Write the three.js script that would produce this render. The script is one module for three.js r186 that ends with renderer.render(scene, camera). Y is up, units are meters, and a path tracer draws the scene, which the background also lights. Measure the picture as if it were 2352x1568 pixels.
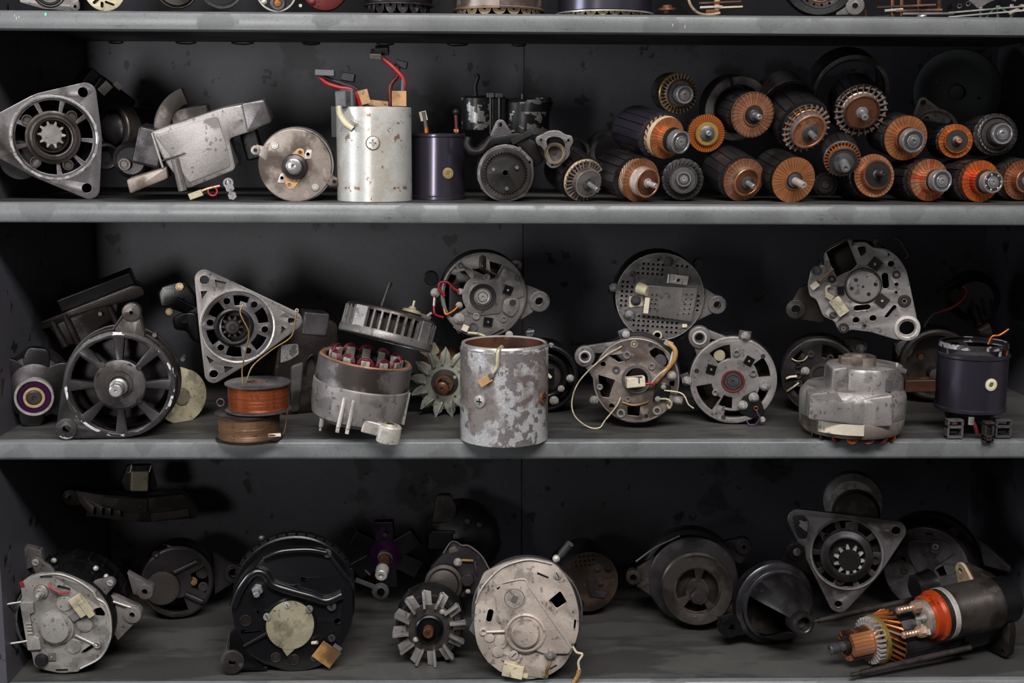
import * as THREE from 'three';
import { RectAreaLightUniformsLib } from 'three/addons/lights/RectAreaLightUniformsLib.js';
import { mergeGeometries, toCreasedNormals } from 'three/addons/utils/BufferGeometryUtils.js';
import { RoundedBoxGeometry } from 'three/addons/geometries/RoundedBoxGeometry.js';
import { TextGeometry } from 'three/addons/geometries/TextGeometry.js';
import { FontLoader } from 'three/addons/loaders/FontLoader.js';

// ---------------------------------------------------------------- camera, light, exposure
const W = 2352, H = 1568, F = 2900, deg = Math.PI / 180;
const scene = new THREE.Scene();
scene.background = new THREE.Color(0x020203);
const camera = new THREE.PerspectiveCamera(2 * Math.atan(H / 2 / F) / deg, W / H, 0.05, 30);
camera.rotation.order = 'YXZ';
camera.position.set(0, 1.35, 1.75);
camera.rotation.set(-9.2 * deg, -1.4 * deg, 0.28 * deg);
camera.updateMatrixWorld(true);
scene.add(camera);
const renderer = new THREE.WebGLRenderer({ antialias: true });
renderer.toneMapping = THREE.LinearToneMapping;
renderer.toneMappingExposure = 1.0;
renderer.shadowMap.enabled = true;
RectAreaLightUniformsLib.init();
// daylight through the workshop window, in front of the shelves and to the left
const DAY = new THREE.Color(1.0, 0.985, 0.965);
const WIN = { x: -0.85, y: 1.2, z: 2.55, w: 0.32, h: 0.7, L: 41 };
const win = new THREE.RectAreaLight(DAY, WIN.L, WIN.w, WIN.h);
win.position.set(WIN.x, WIN.y, WIN.z);
win.lookAt(WIN.x, WIN.y, -5);
win.castShadow = true;
scene.add(win);

// a cooler side window in the left-hand wall: it reaches the right side of the cabinet
const SID = { x: -2.56, y: 1.5, z: 1.15, w: 0.9, h: 0.7, L: 15 };
const sid = new THREE.RectAreaLight(new THREE.Color(0.86, 0.94, 1), SID.L, SID.w, SID.h);
sid.position.set(SID.x, SID.y, SID.z); sid.lookAt(5, SID.y, SID.z); sid.castShadow = true; scene.add(sid);
// a flat ceiling panel in front of the shelves
const PAN = { x: 0.1, y: 2.84, z: 1.95, w: 2.2, d: 0.6, L: 34 };
const pan = new THREE.RectAreaLight(new THREE.Color(1, 0.985, 0.97), PAN.L, PAN.w, PAN.d);
pan.position.set(PAN.x, PAN.y, PAN.z); pan.lookAt(PAN.x, 0, PAN.z); pan.castShadow = true; scene.add(pan);

// ---------------------------------------------------------------- picking places in the cabinet
const CP = camera.position, CX = new THREE.Vector3(), CY = new THREE.Vector3(), CZ = new THREE.Vector3();
camera.matrixWorld.extractBasis(CX, CY, CZ);
const ray = (px, py) => CX.clone().multiplyScalar((px - W / 2) / F).addScaledVector(CY, -(py - H / 2) / F).sub(CZ);
const at = (px, py, z) => { const d = ray(px, py); return CP.clone().addScaledVector(d, (z - CP.z) / d.z); };
const SH = [[31, 76], [468, 515], [1012, 1056], [1567, 1612]].map(([a, b]) => [at(1176, a, 0).y, at(1176, b, 0).y]);
const shelfZ = (px, py, n) => { const d = ray(px, py); return CP.z + d.z * (SH[n][0] - CP.y) / d.y; };

// ---------------------------------------------------------------- noise and textures
function mulberry(a) { return () => { a |= 0; a = a + 0x6D2B79F5 | 0; let t = Math.imul(a ^ a >>> 15, 1 | a); t = t + Math.imul(t ^ t >>> 7, 61 | t) ^ t; return ((t ^ t >>> 14) >>> 0) / 4294967296; }; }
const rnd = mulberry(7);
const hash = (x, y, s) => { let h = Math.imul(x, 374761393) + Math.imul(y, 668265263) + Math.imul(s, 1274126177) | 0; h = Math.imul(h ^ h >>> 13, 1274126177); return ((h ^ h >>> 16) >>> 0) / 4294967296; };
function vn(u, v, p, s) {
  const x = u * p, y = v * p, xi = Math.floor(x), yi = Math.floor(y); let fx = x - xi, fy = y - yi;
  fx = fx * fx * (3 - 2 * fx); fy = fy * fy * (3 - 2 * fy);
  const x0 = ((xi % p) + p) % p, x1 = (x0 + 1) % p, y0 = ((yi % p) + p) % p, y1 = (y0 + 1) % p;
  const a = hash(x0, y0, s), b = hash(x1, y0, s), c = hash(x0, y1, s), d = hash(x1, y1, s);
  return (a + (b - a) * fx) * (1 - fy) + (c + (d - c) * fx) * fy;
}
function fbm(u, v, p, o, s) { let t = 0, w = 0, a = 1; for (let i = 0; i < o; i++) { t += a * vn(u, v, p, s + i); w += a; a *= .55; p *= 2; } return t / w; }
const sst = (a, b, x) => { x = Math.min(1, Math.max(0, (x - a) / (b - a))); return x * x * (3 - 2 * x); };
const mix3 = (a, b, t) => [a[0] + (b[0] - a[0]) * t, a[1] + (b[1] - a[1]) * t, a[2] + (b[2] - a[2]) * t];
function tex(n, fn) {
  const c = new Uint8Array(n * n * 4), h = new Uint8Array(n * n * 4);
  for (let j = 0; j < n; j++) for (let i = 0; i < n; i++) {
    const r = fn(i / n, j / n), k = (j * n + i) * 4;
    for (let q = 0; q < 3; q++) c[k + q] = Math.max(0, Math.min(255, r[q]));
    const hv = Math.max(0, Math.min(255, r[3])); h[k] = hv; h[k + 1] = Math.max(0, Math.min(255, r[4] ?? 200)); h[k + 2] = hv; c[k + 3] = h[k + 3] = 255;
  }
  const mk = (d, srgb) => { const t = new THREE.DataTexture(d, n, n, THREE.RGBAFormat); t.wrapS = t.wrapT = THREE.RepeatWrapping; t.magFilter = THREE.LinearFilter; t.minFilter = THREE.LinearMipmapLinearFilter; t.generateMipmaps = true; if (srgb) t.colorSpace = THREE.SRGBColorSpace; t.needsUpdate = true; return t; };
  return { map: mk(c, true), h: mk(h, false) };
}
const N = 768;
const TX = {
  // dull cast aluminium: patchy oxide, oily spots, fine grain
  cast: tex(N, (u, v) => { const a = fbm(u, v, 6, 5, 1), g = vn(u, v, 256, 9), o = sst(.55, .72, fbm(u, v, 9, 5, 31)), sp = sst(.70, .80, fbm(u, v, 40, 3, 57)); let b = 214 + (a - .5) * 84 + (g - .5) * 26; b *= 1 - .24 * o - .26 * sp; return [b * 1.01, b * .99, b * .975, 128 + (g - .5) * 110 + (a - .5) * 80, 150 + o * 60 + (a - .5) * 60]; }),
  // greasy iron and steel: brown-black film in patches, a few rubbed spots
  grime: tex(N, (u, v) => { const a = fbm(u, v, 5, 6, 71), b2 = fbm(u, v, 14, 5, 83), g = vn(u, v, 256, 91), o = sst(.42, .66, a), w = sst(.66, .74, b2); let c = mix3([205, 200, 196], [104, 94, 86], o); c = mix3(c, [245, 240, 236], w * .5); const k = .93 + g * .14; return [c[0] * k, c[1] * k, c[2] * k, 120 + (g - .5) * 90 + (b2 - .5) * 110, 130 + o * 80]; }),
  // black enamel with chips down to bright metal
  chip: tex(N, (u, v) => { const a = fbm(u, v, 12, 6, 101), b2 = fbm(u, v, 4, 4, 113), g = vn(u, v, 200, 119); const m = sst(.568, .592, a * .75 + b2 * .3); const c = mix3([44 + g * 14, 43 + g * 13, 43 + g * 13], [176 + g * 50, 174 + g * 50, 174 + g * 50], m); return [c[0], c[1], c[2], m > .5 ? 70 : 150 + g * 40, 110 + g * 60]; }),
  // bare can with the last flakes of dark paint
  can: tex(N, (u, v) => { const a = fbm(u, v, 26, 5, 131), b2 = fbm(u, v, 4, 4, 137), g = vn(u, v, 220, 139), r = sst(.55, .7, fbm(u, v, 5, 5, 151)); const m = sst(.50, .54, a * .62 + b2 * .44 - .03); let c = mix3([176 + g * 40, 175 + g * 40, 176 + g * 40], [108 + g * 30, 103 + g * 26, 104 + g * 26], m); c = mix3(c, [112, 98, 92], r * .6); return [c[0], c[1], c[2], 140 - m * 40 + g * 60, 100 + m * 90 + g * 30]; }),
  // white can: rust freckles and brown smears
  white: tex(N, (u, v) => { const a = fbm(u, v, 4, 5, 161), sp = sst(.72, .78, fbm(u, v, 26, 4, 167)), st = sst(.6, .74, fbm(u, v, 5, 5, 173)), g = vn(u, v, 200, 179); let c = [226 + (a - .5) * 60, 225 + (a - .5) * 60, 222 + (a - .5) * 62]; c = mix3(c, [172, 158, 140], st * .4); c = mix3(c, [128, 82, 60], sp * .7); const k = .95 + g * .08; return [c[0] * k, c[1] * k, c[2] * k, 130 + g * 30 - sp * 60, 150]; }),
  // shelf enamel: smudges, scuffs, scratches
  paint: tex(1024, (u, v) => { const a = fbm(u, v, 5, 5, 181), b2 = fbm(u, v, 16, 4, 191), s = sst(.60, .66, fbm(u, v, 7, 6, 193)), g = vn(u, v, 300, 197), sc = sst(.86, .92, vn(u * 1 + v * .35, v * 9, 90, 199)) * sst(.5, .6, fbm(u, v, 6, 3, 201)); let b = 205 + (a - .5) * 60 + (b2 - .5) * 30 + (g - .5) * 14; b *= 1 - .13 * s - .2 * sc; return [b * .99, b, b * 1.005, 128 + (g - .5) * 40 - s * 20, 140 + s * 60 + (a - .5) * 40]; }),
  // dusty shelf top: oil tracks dragged across the paint
  dust: tex(1024, (u, v) => { const a = fbm(u, v, 4, 6, 211), st = fbm(u * 1, v * 3, 5, 5, 223), o = sst(.45, .62, st), g = vn(u, v, 300, 227); let c = mix3([186, 184, 181], [114, 113, 112], o * .6); const k = .8 + a * .35 + g * .08; return [c[0] * k, c[1] * k, c[2] * k, 128 + (g - .5) * 50, 170 + o * 40]; }),
  // back sheet: flat dark paint, specks and dark smears
  wall: tex(1024, (u, v) => { const a = fbm(u, v, 3, 5, 229), sp = sst(.73, .79, fbm(u, v, 22, 4, 233)), sm = sst(.63, .72, fbm(u * 1, v, 6, 5, 239)), g = vn(u, v, 256, 241); let b = 200 + (a - .5) * 70 + (g - .5) * 16; b *= 1 - .5 * sp - .3 * sm; return [b, b * .985, b * 1.03, 128 + (g - .5) * 30, 180]; }),
};
const TILE = .26;
function mat(t, color, rough, metal, bump = .00016, extra = {}) {
  const m = new THREE.MeshPhysicalMaterial({ color, roughness: rough, metalness: metal, side: THREE.DoubleSide, ...extra });
  if (t) { m.map = TX[t].map; m.roughnessMap = TX[t].h; m.roughness = Math.min(1, rough * 1.35); if (bump) { m.bumpMap = TX[t].h; m.bumpScale = bump; } }
  return m;
}
const M = {
  alu: mat('cast', 0x9f9c9c, .5, .45), aluL: mat('cast', 0xd6d2ce, .5, .4), aluM: mat('cast', 0x817e7e, .5, .45), aluD: mat('grime', 0x77757a, .5, .5), aluB: mat('grime', 0xa69c95, .55, .35),
  iron: mat('grime', 0x5b5654, .5, .55), ironD: mat('grime', 0x444146, .5, .5), dark: mat('grime', 0x201f22, .5, .4), soot: mat('grime', 0x2b2b2e, .6, .3),
  blk: mat(null, 0x0f0f12, .3, .1, 0, { clearcoat: .6, clearcoatRoughness: .22 }), aluS: mat('cast', 0xb9b7b3, .5, .35), reelA: mat('cast', 0x96512f, .42, .5, .0001), reelB: mat('cast', 0x7d5f49, .5, .4, .0001), aluW: mat('cast', 0xd2c6bd, .5, .3), dark2: mat('grime', 0x3d3d43, .36, .4), brownD: mat('grime', 0x54443a, .5, .4), blkM: mat('grime', 0x1d1d20, .35, .3), chip: mat('chip', 0xffffff, .5, .3, .0002), chipM: mat('chip', 0xb4b1b3, .55, .3, .0002),
  steel: mat('cast', 0xa8a8ac, .34, .55, .0001), zinc: mat('cast', 0xd0cecb, .38, .5, .0002), gun: mat('cast', 0x66666b, .38, .5, .0002),
  cop: mat('cast', 0xc98658, .42, .6, .0001), copP: mat('cast', 0xc48a6b, .48, .5, .0001), copO: mat('cast', 0xd9762f, .4, .6, .0001), copR: mat('cast', 0xd8653a, .4, .6, .0001), copD: mat('grime', 0x8a5c45, .5, .5, .0001), copL: mat('cast', 0xd9b59c, .42, .6, .0001),
  cop2: mat('cast', 0xbb7a50, .45, .6, .0001), copP2: mat('cast', 0xb67d60, .48, .5, .0001), copO2: mat('cast', 0xb8622a, .42, .6, .0001), copD2: mat('grime', 0x7a5140, .5, .5, .0001),
  brass: mat('cast', 0xb99a5c, .4, .6, .0001), gold: mat('cast', 0xd8c295, .4, .55, .0001), cream: mat('cast', 0xd6cdb0, .6, .05), ivory: mat('cast', 0xe2d9c6, .55, .0), tan: mat('grime', 0xc79a5e, .7, 0), card: mat('cast', 0xc69a6b, .8, 0), olive: mat('cast', 0xb3ad93, .5, .3),
  red: mat(null, 0x8e1820, .4, 0), redB: mat('cast', 0x6d2a28, .55, .1), ora: mat('cast', 0xc8481c, .4, .2), mint: mat(null, 0x5fd0a0, .5, 0), green: mat(null, 0x2c5b40, .5, 0), mag: mat(null, 0x5a1226, .4, 0), violet: mat(null, 0x35233f, .4, 0),
  purpK: mat('cast', 0x2c1732, .3, .5), purp: mat(null, 0x524e5a, .25, .82), purpD: mat('cast', 0x4a1e52, .3, .5), rub: mat(null, 0x16161a, .55, 0), rubG: mat('cast', 0x5a5a5e, .6, 0), wht: mat('white', 0xc9c8c6, .42, .2, .0003), can: mat('can', 0xffffff, .42, .5, .0002),
  mica: mat('grime', 0x4a342c, .5, .15), band: mat('cast', 0xc0ad8c, .7, 0), gg: mat('cast', 0x9fa498, .5, .3), rust: mat('grime', 0x94664c, .65, .3), lamin: mat('grime', 0x8a868a, .42, .5),
};
// ---------------------------------------------------------------- modelling kit
const V2 = (x, y) => new THREE.Vector2(x, y), V3 = (x, y, z) => new THREE.Vector3(x, y, z);
const used = {};
function numbered(n) { const k = used[n] = (used[n] ?? -1) + 1; return k ? n + '_' + String(k).padStart(3, '0') : n; }
function hullOf(pts) {
  pts = pts.slice().sort((a, b) => a[0] - b[0] || a[1] - b[1]);
  const cr = (o, a, b) => (a[0] - o[0]) * (b[1] - o[1]) - (a[1] - o[1]) * (b[0] - o[0]);
  const half = l => { const h = []; for (const p of l) { while (h.length > 1 && cr(h[h.length - 2], h[h.length - 1], p) <= 0) h.pop(); h.push(p); } h.pop(); return h; };
  return half(pts).concat(half(pts.slice().reverse()));
}
const circ = (x, y, r, n) => { n = n || Math.max(10, Math.min(56, Math.round(r * .45))); return Array.from({ length: n }, (_, i) => [x + r * Math.cos(i / n * 2 * Math.PI), y + r * Math.sin(i / n * 2 * Math.PI)]); };
const hull = cs => hullOf(cs.flatMap(([x, y, r]) => circ(x, y, r, 36)));
const arcSlot = (x, y, r0, r1, a0, a1) => { const n = Math.max(2, Math.round((a1 - a0) / 9)), o = []; for (let i = 0; i <= n; i++) { const a = (a0 + (a1 - a0) * i / n) * deg; o.push([x + r1 * Math.cos(a), y - r1 * Math.sin(a)]); } for (let i = n; i >= 0; i--) { const a = (a0 + (a1 - a0) * i / n) * deg; o.push([x + r0 * Math.cos(a), y - r0 * Math.sin(a)]); } return o; };
const rectP = (x, y, w, h, rot = 0) => { const c = Math.cos(rot * deg), s = Math.sin(rot * deg); return [[-w, -h], [w, -h], [w, h], [-w, h]].map(([a, b]) => [x + (a * c - b * s) / 2, y + (a * s + b * c) / 2]); };
const slotP = (x0, y0, x1, y1, r) => hull([[x0, y0, r], [x1, y1, r]]);
const cross = (x, y, r, w) => [[-w, -r], [w, -r], [w, -w], [r, -w], [r, w], [w, w], [w, r], [-w, r], [-w, w], [-r, w], [-r, -w], [-w, -w]].map(([a, b]) => [x + a, y + b]);
function rounded(p, r) {
  const o = [], n = p.length;
  for (let i = 0; i < n; i++) {
    const a = p[(i + n - 1) % n], b = p[i], c = p[(i + 1) % n], la = Math.hypot(a[0] - b[0], a[1] - b[1]), lc = Math.hypot(c[0] - b[0], c[1] - b[1]), k = Math.min(b[2] ?? r, la * .45, lc * .45);
    if (k < .5) { o.push([b[0], b[1]]); continue; }
    const s = [b[0] + (a[0] - b[0]) * k / la, b[1] + (a[1] - b[1]) * k / la], e = [b[0] + (c[0] - b[0]) * k / lc, b[1] + (c[1] - b[1]) * k / lc];
    for (let j = 0; j <= 4; j++) { const t = j / 4; o.push([(1 - t) * (1 - t) * s[0] + 2 * t * (1 - t) * b[0] + t * t * e[0], (1 - t) * (1 - t) * s[1] + 2 * t * (1 - t) * b[1] + t * t * e[1]]); }
  }
  return o;
}
const toPts = d => typeof d[0] === 'number' ? circ(d[0], d[1], d[2]) : d;
function clean(g) { const q = g.index ? g.toNonIndexed() : g; for (const k of Object.keys(q.attributes)) if (!['position', 'normal', 'uv'].includes(k)) q.deleteAttribute(k); if (!q.attributes.normal) q.computeVertexNormals(); if (!q.attributes.uv) q.setAttribute('uv', new THREE.BufferAttribute(new Float32Array(q.attributes.position.count * 2), 2)); q.morphAttributes = {}; return q; }
function boxUV(g, k) {   // uv in metres, laid on the side each face looks to
  const p = g.attributes.position, n = g.attributes.normal, uv = g.attributes.uv, o1 = rnd() * 3, o2 = rnd() * 3;
  for (let i = 0; i < p.count; i += 3) {
    let ax = 0, ay = 0, az = 0; for (let j = i; j < i + 3; j++) { ax += n.getX(j); ay += n.getY(j); az += n.getZ(j); }
    ax = Math.abs(ax); ay = Math.abs(ay); az = Math.abs(az);
    for (let j = i; j < i + 3; j++) { const x = p.getX(j), y = p.getY(j), z = p.getZ(j); if (az >= ax && az >= ay) uv.setXY(j, x * k + o1, y * k + o2); else if (ax >= ay) uv.setXY(j, z * k + o1, y * k + o2); else uv.setXY(j, x * k + o1, z * k + o2); }
  }
}
class Thing {
  // built in the units of a zoom zm = [left, top, zoom] of the picture, at its own depth z and real size
  constructor(name, label, category, zm, u, v, z, o = {}) {
    const px = zm[0] + u / zm[2], py = zm[1] + v / zm[2]; this.u = u; this.v = v; this.zm = zm;
    if (o.shelf !== undefined) z = shelfZ(px, py, o.shelf);
    const g = this.g = new THREE.Group(); g.name = numbered(name); g.userData = { label, category }; if (o.group) g.userData.group = o.group;
    const P = at(px, py, z); g.position.copy(P);
    this.s = P.clone().sub(CP).dot(CZ) * -1 / F / zm[2] * (o.k || 1);
    this.kx = this.ky = 1; this.ax = [0, 0];
    if (o.world) { g.rotation.order = 'YXZ'; g.rotation.set((o.pitch || 0) * deg, (o.yaw || 0) * deg, (o.roll || 0) * deg); }
    else {
      const [ex, ey] = this.ax = o.ax || [0, 0]; if (!o.flat) { this.kx = 1 / Math.sqrt(1 - ex * ex); this.ky = 1 / Math.sqrt(1 - ey * ey); }
      const uz = CP.clone().sub(P).normalize(), uy = CY.clone().addScaledVector(uz, -CY.dot(uz)).normalize(), ux = uy.clone().cross(uz);
      const a = ux.clone().multiplyScalar(ex).addScaledVector(uy, -ey).addScaledVector(uz, Math.sqrt(1 - ex * ex - ey * ey)), y = uy.clone().addScaledVector(a, -uy.dot(a)).normalize(), x = y.clone().cross(a);
      const m = new THREE.Matrix4().makeBasis(x, y, a); if (o.roll) m.multiply(new THREE.Matrix4().makeRotationZ(o.roll * deg));
      g.quaternion.setFromRotationMatrix(m);
    }
    g.updateMatrixWorld(true); scene.add(g);
  }
  add(name, geos, material, parent, label, kind) {
    if (!Array.isArray(geos)) geos = [geos];
    const cyl = geos.every(q => q.userData.cyl), list = geos.map(clean), g = list.length > 1 ? mergeGeometries(list) : list[0];
    const s = this.s; g.scale(s, s, s);
    if (cyl) { // wrapped round the side, flat on the ends
      const uv = g.attributes.uv, p = g.attributes.position, o1 = rnd() * 3, o2 = rnd() * 3, up = geos[0].userData.cyl === 'y', A = V3(), B = V3(), C = V3();
      for (let i = 0; i < uv.count; i += 3) {
        A.fromBufferAttribute(p, i); B.fromBufferAttribute(p, i + 1).sub(A); C.fromBufferAttribute(p, i + 2).sub(A); B.cross(C).normalize();
        const flat = Math.abs(up ? B.y : B.z) > .7;
        for (let j = i; j < i + 3; j++) if (flat) uv.setXY(j, p.getX(j) / TILE + o1, (up ? p.getZ(j) : p.getY(j)) / TILE + o2); else uv.setXY(j, uv.getX(j) * s / TILE + o1, uv.getY(j) * s / TILE + o2);
      }
    }
    else boxUV(g, 1 / TILE);
    const m = new THREE.Mesh(g, material); m.name = name; m.castShadow = m.receiveShadow = true; if (label) m.userData.label = label; if (kind) m.userData.kind = kind;
    (parent || this.g).add(m); return m;
  }
  copy(mesh, parent, rz) { const c = mesh.clone(); if (rz !== undefined) c.rotation.z = rz; (parent || this.g).add(c); return c; }
  X(x) { return (x - this.u) * this.kx; } Y(y) { return (this.v - y) * this.ky; }
  sh(d) { return toPts(d).map(([x, y]) => V2(this.X(x), this.Y(y))); }
  plate(outline, holes, z0, z1, b = 2) {
    const S = new THREE.Shape(this.sh(outline)); for (const h of holes || []) S.holes.push(new THREE.Path(this.sh(h)));
    const d = Math.max(.1, z1 - z0 - 2 * b), g = new THREE.ExtrudeGeometry(S, { depth: d, bevelEnabled: b > 0, bevelThickness: b, bevelSize: b, bevelOffset: -b, bevelSegments: 2, steps: 1 });
    g.translate(0, 0, z0 + b); return toCreasedNormals(g, .7);
  }
  lat(x, y, prof, seg = 48) {   // profile [radius, z], turned about the depth axis
    const g = new THREE.LatheGeometry(prof.map(([r, z]) => V2(Math.max(0, r), z)), seg), uv = g.attributes.uv, rm = Math.max(...prof.map(p => p[0])); let L = 0; const ls = prof.map((p, i) => i ? L += Math.hypot(p[0] - prof[i - 1][0], p[1] - prof[i - 1][1]) : 0);
    for (let i = 0; i < uv.count; i++) uv.setXY(i, uv.getX(i) * 2 * Math.PI * rm, ls[i % prof.length]);
    g.rotateX(Math.PI / 2); g.translate(this.X(x), this.Y(y), 0); const q = toCreasedNormals(g, .6); q.userData.cyl = 'z'; return q;
  }
  ylat(x, y, z, prof, seg = 56) {   // profile [radius, v], turned about the upright axis
    const g = new THREE.LatheGeometry(prof.map(([r, v]) => V2(Math.max(0, r), this.Y(v))), seg), uv = g.attributes.uv, rm = Math.max(...prof.map(p => p[0])); let L = 0; const ls = prof.map((p, i) => i ? L += Math.hypot(p[0] - prof[i - 1][0], p[1] - prof[i - 1][1]) : 0);
    for (let i = 0; i < uv.count; i++) uv.setXY(i, uv.getX(i) * 2 * Math.PI * rm, ls[i % prof.length]);
    g.translate(this.X(x), 0, z); const q = toCreasedNormals(g, .6); q.userData.cyl = 'y'; return q;
  }
  cyl(x, y, z0, z1, r, r2) { r2 = r2 ?? r; const c = Math.min(r, Math.abs(z1 - z0)) * .12; return this.lat(x, y, [[0, z0], [r2 - c, z0], [r2, z0 + c], [r, z1 - c], [r - c, z1], [0, z1]], Math.max(12, Math.min(48, Math.round(r)))); }
  ring(x, y, z0, z1, r0, r1) { const c = (r1 - r0) * .2; return this.lat(x, y, [[r0, z0], [r1, z0], [r1, z1 - c], [r1 - c, z1], [r0 + c, z1], [r0, z1 - c], [r0, z0]], Math.max(14, Math.min(56, Math.round(r1 * .8)))); }
  hex(x, y, z0, z1, r, n = 6, tw = .3) { const g = new THREE.CylinderGeometry(r * .93, r, z1 - z0, n); g.rotateX(Math.PI / 2); g.rotateZ(tw); g.translate(this.X(x), this.Y(y), (z0 + z1) / 2); return toCreasedNormals(g, .3); }
  box(x, y, z, w, h, d, rz = 0, rx = 0, ry = 0, b) { const r = b ?? Math.min(w, h, d) * .12, g = r > 0 ? new RoundedBoxGeometry(w, h, d, 2, r) : new THREE.BoxGeometry(w, h, d); g.rotateX(rx * deg); g.rotateY(ry * deg); g.rotateZ(-rz * deg); g.translate(this.X(x), this.Y(y), z); return g; }
  tube(pts, r, seg) { const c = new THREE.CatmullRomCurve3(pts.map(([x, y, z = 0]) => V3(this.X(x), this.Y(y), z)), false, 'catmullrom', .5); return new THREE.TubeGeometry(c, seg || pts.length * 7, r, 8, false); }
  rod(a, b, r, r2) { const A = V3(this.X(a[0]), this.Y(a[1]), a[2] || 0), B = V3(this.X(b[0]), this.Y(b[1]), b[2] || 0), L = A.distanceTo(B), g = new THREE.CylinderGeometry(r2 ?? r, r, L, 16); g.translate(0, L / 2, 0); g.applyQuaternion(new THREE.Quaternion().setFromUnitVectors(V3(0, 1, 0), B.clone().sub(A).normalize())); g.translate(A.x, A.y, A.z); return g; }
  ball(x, y, z, r, sx = 1, sy = 1, sz = 1) { const g = new THREE.SphereGeometry(r, 16, 12); g.scale(sx, sy, sz); g.translate(this.X(x), this.Y(y), z); return g; }
  tor(x, y, z, R, r, arc = 360, a0 = 0) { const g = new THREE.TorusGeometry(R, r, 8, Math.max(12, Math.round(arc / 9)), arc * deg); g.rotateZ(a0 * deg); g.translate(this.X(x), this.Y(y), z); return g; }
  gear(x, y, z0, z1, r0, r1, n, hole, duty = .5) { const p = []; for (let i = 0; i < n; i++) for (const [f, r] of [[-.5 * duty, r1 * .97], [-.25 * duty, r1], [.25 * duty, r1], [.5 * duty, r1 * .97], [.5 * duty + .14, r0], [.86 - .5 * duty, r0]]) { const a = (i + f) / n * 2 * Math.PI; p.push([x + r * Math.cos(a), y + r * Math.sin(a)]); } return this.plate(p, hole ? [[x, y, hole]] : [], z0, z1, 1); }
  on(p, z) { return [p[0] - z * this.ax[0], p[1] - z * this.ax[1]]; }   // where a point seen at p lies in the plane z
  // small fittings, each one a part
  nut(x, y, z, r, len = r * 2.2, m = M.zinc, name = 'terminal_bolt') { [x, y] = this.on([x, y], z); return this.add(name, [this.cyl(x, y, z, z + r * .3, r * 1.35), this.hex(x, y, z + r * .3, z + r * 1.15, r, 6, x), this.cyl(x, y, z + r, z + r + len, r * .5)], m); }
  boss(x, y, z, r, hole = .5, m = M.alu, h = 6) { [x, y] = this.on([x, y], z); return this.add('screw_boss', [this.ring(x, y, z - 4, z + h, r * hole, r), this.cyl(x, y, z - 10, z - 3, r * hole + .5)], m); }
  hole(x, y, z, r) { return this.add('screw_hole', [this.cyl(x, y, z - 3, z + .6, r), this.ring(x, y, z - 1, z + 1.6, r * .8, r * 1.25)], M.iron); }
  screw(x, y, z, r, m = M.zinc, kind = 'slot', rot = 30) { [x, y] = this.on([x, y], z); const h = kind === 'slot' ? [rectP(x, y, r * 1.5, r * .3, rot)] : [cross(x, y, r * .62, r * .17).map(([a, b]) => { const c = Math.cos(rot * deg), s = Math.sin(rot * deg); return [x + (a - x) * c - (b - y) * s, y + (a - x) * s + (b - y) * c]; })]; const p = this.add('screw', [this.plate([x, y, r], h, z, z + r * .45, r * .04)], m); this.add('screw_recess', this.cyl(x, y, z - 2, z + r * .1, r * .95), M.ironD, p); return p; }
  diamond(x, y, z, w, rot, m = M.blkM) { const p = this.add('square_terminal', this.box(x, y, z, w, w, w * .25, rot), m); this.add('pin', this.cyl(x, y, z, z + w * .25, w * .12), M.zinc, p); return p; }
  lug(x, y, r, hole, z0, z1, webs, m, name = 'mounting_lug') {   // a drilled ear and the web that carries it
    [x, y] = this.on([x, y], z1); webs = (webs || []).map(w => w.map(p => this.on(p, z1)));
    const gs = [this.plate([x, y, r], [[x, y, hole]], z0, z1, r * .1)];
    const rc = hole + (r - hole) * .5;   // webs stop at the bore, or go round it
    for (const w of webs || []) { const d = []; w.forEach((a, i) => { const b = w[(i + 1) % w.length], n = Math.max(1, Math.ceil(Math.hypot(b[0] - a[0], b[1] - a[1]) / 7)); for (let k = 0; k < n; k++) d.push([a[0] + (b[0] - a[0]) * k / n, a[1] + (b[1] - a[1]) * k / n]); });
      let ins = false; for (let i = 0, j = d.length - 1; i < d.length; j = i++) if ((d[i][1] > y) !== (d[j][1] > y) && x < (d[j][0] - d[i][0]) * (y - d[i][1]) / (d[j][1] - d[i][1]) + d[i][0]) ins = !ins;
      for (const p of d) { const q = Math.hypot(p[0] - x, p[1] - y) || 1; if (q < rc) { p[0] = x + (p[0] - x) * rc / q; p[1] = y + (p[1] - y) * rc / q; } }
      gs.push(this.plate(d, ins ? [[x, y, hole]] : [], z0 + (z1 - z0) * .15, z1 - (z1 - z0) * .2, 2)); }
    return this.add(name, gs, m);
  }
  wire(name, pts, r, m, label) { return this.add(name, this.tube(pts, r), m, null, label); }
  drum(x, y, r, z0, len, m, name = 'body', o = {}) {   // an open-fronted pot with a domed back
    const t = o.wall || r * .06, b = o.back ?? r * .35;
    return this.add(name, this.lat(x, y, [[r - t, z0], [r - t * .3, z0], [r, z0 - t], [r * (o.waist || 1), z0 - len * .5], [r, z0 - len], [r * .86, z0 - len - b * .5], [b ? r * .5 : r * .86, z0 - len - b], [0, z0 - len - b], [0, z0 - len - b + t], [r * .8, z0 - len], [r - t, z0 - len + t], [r - t, z0]], 56), m);
  }
}
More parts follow.
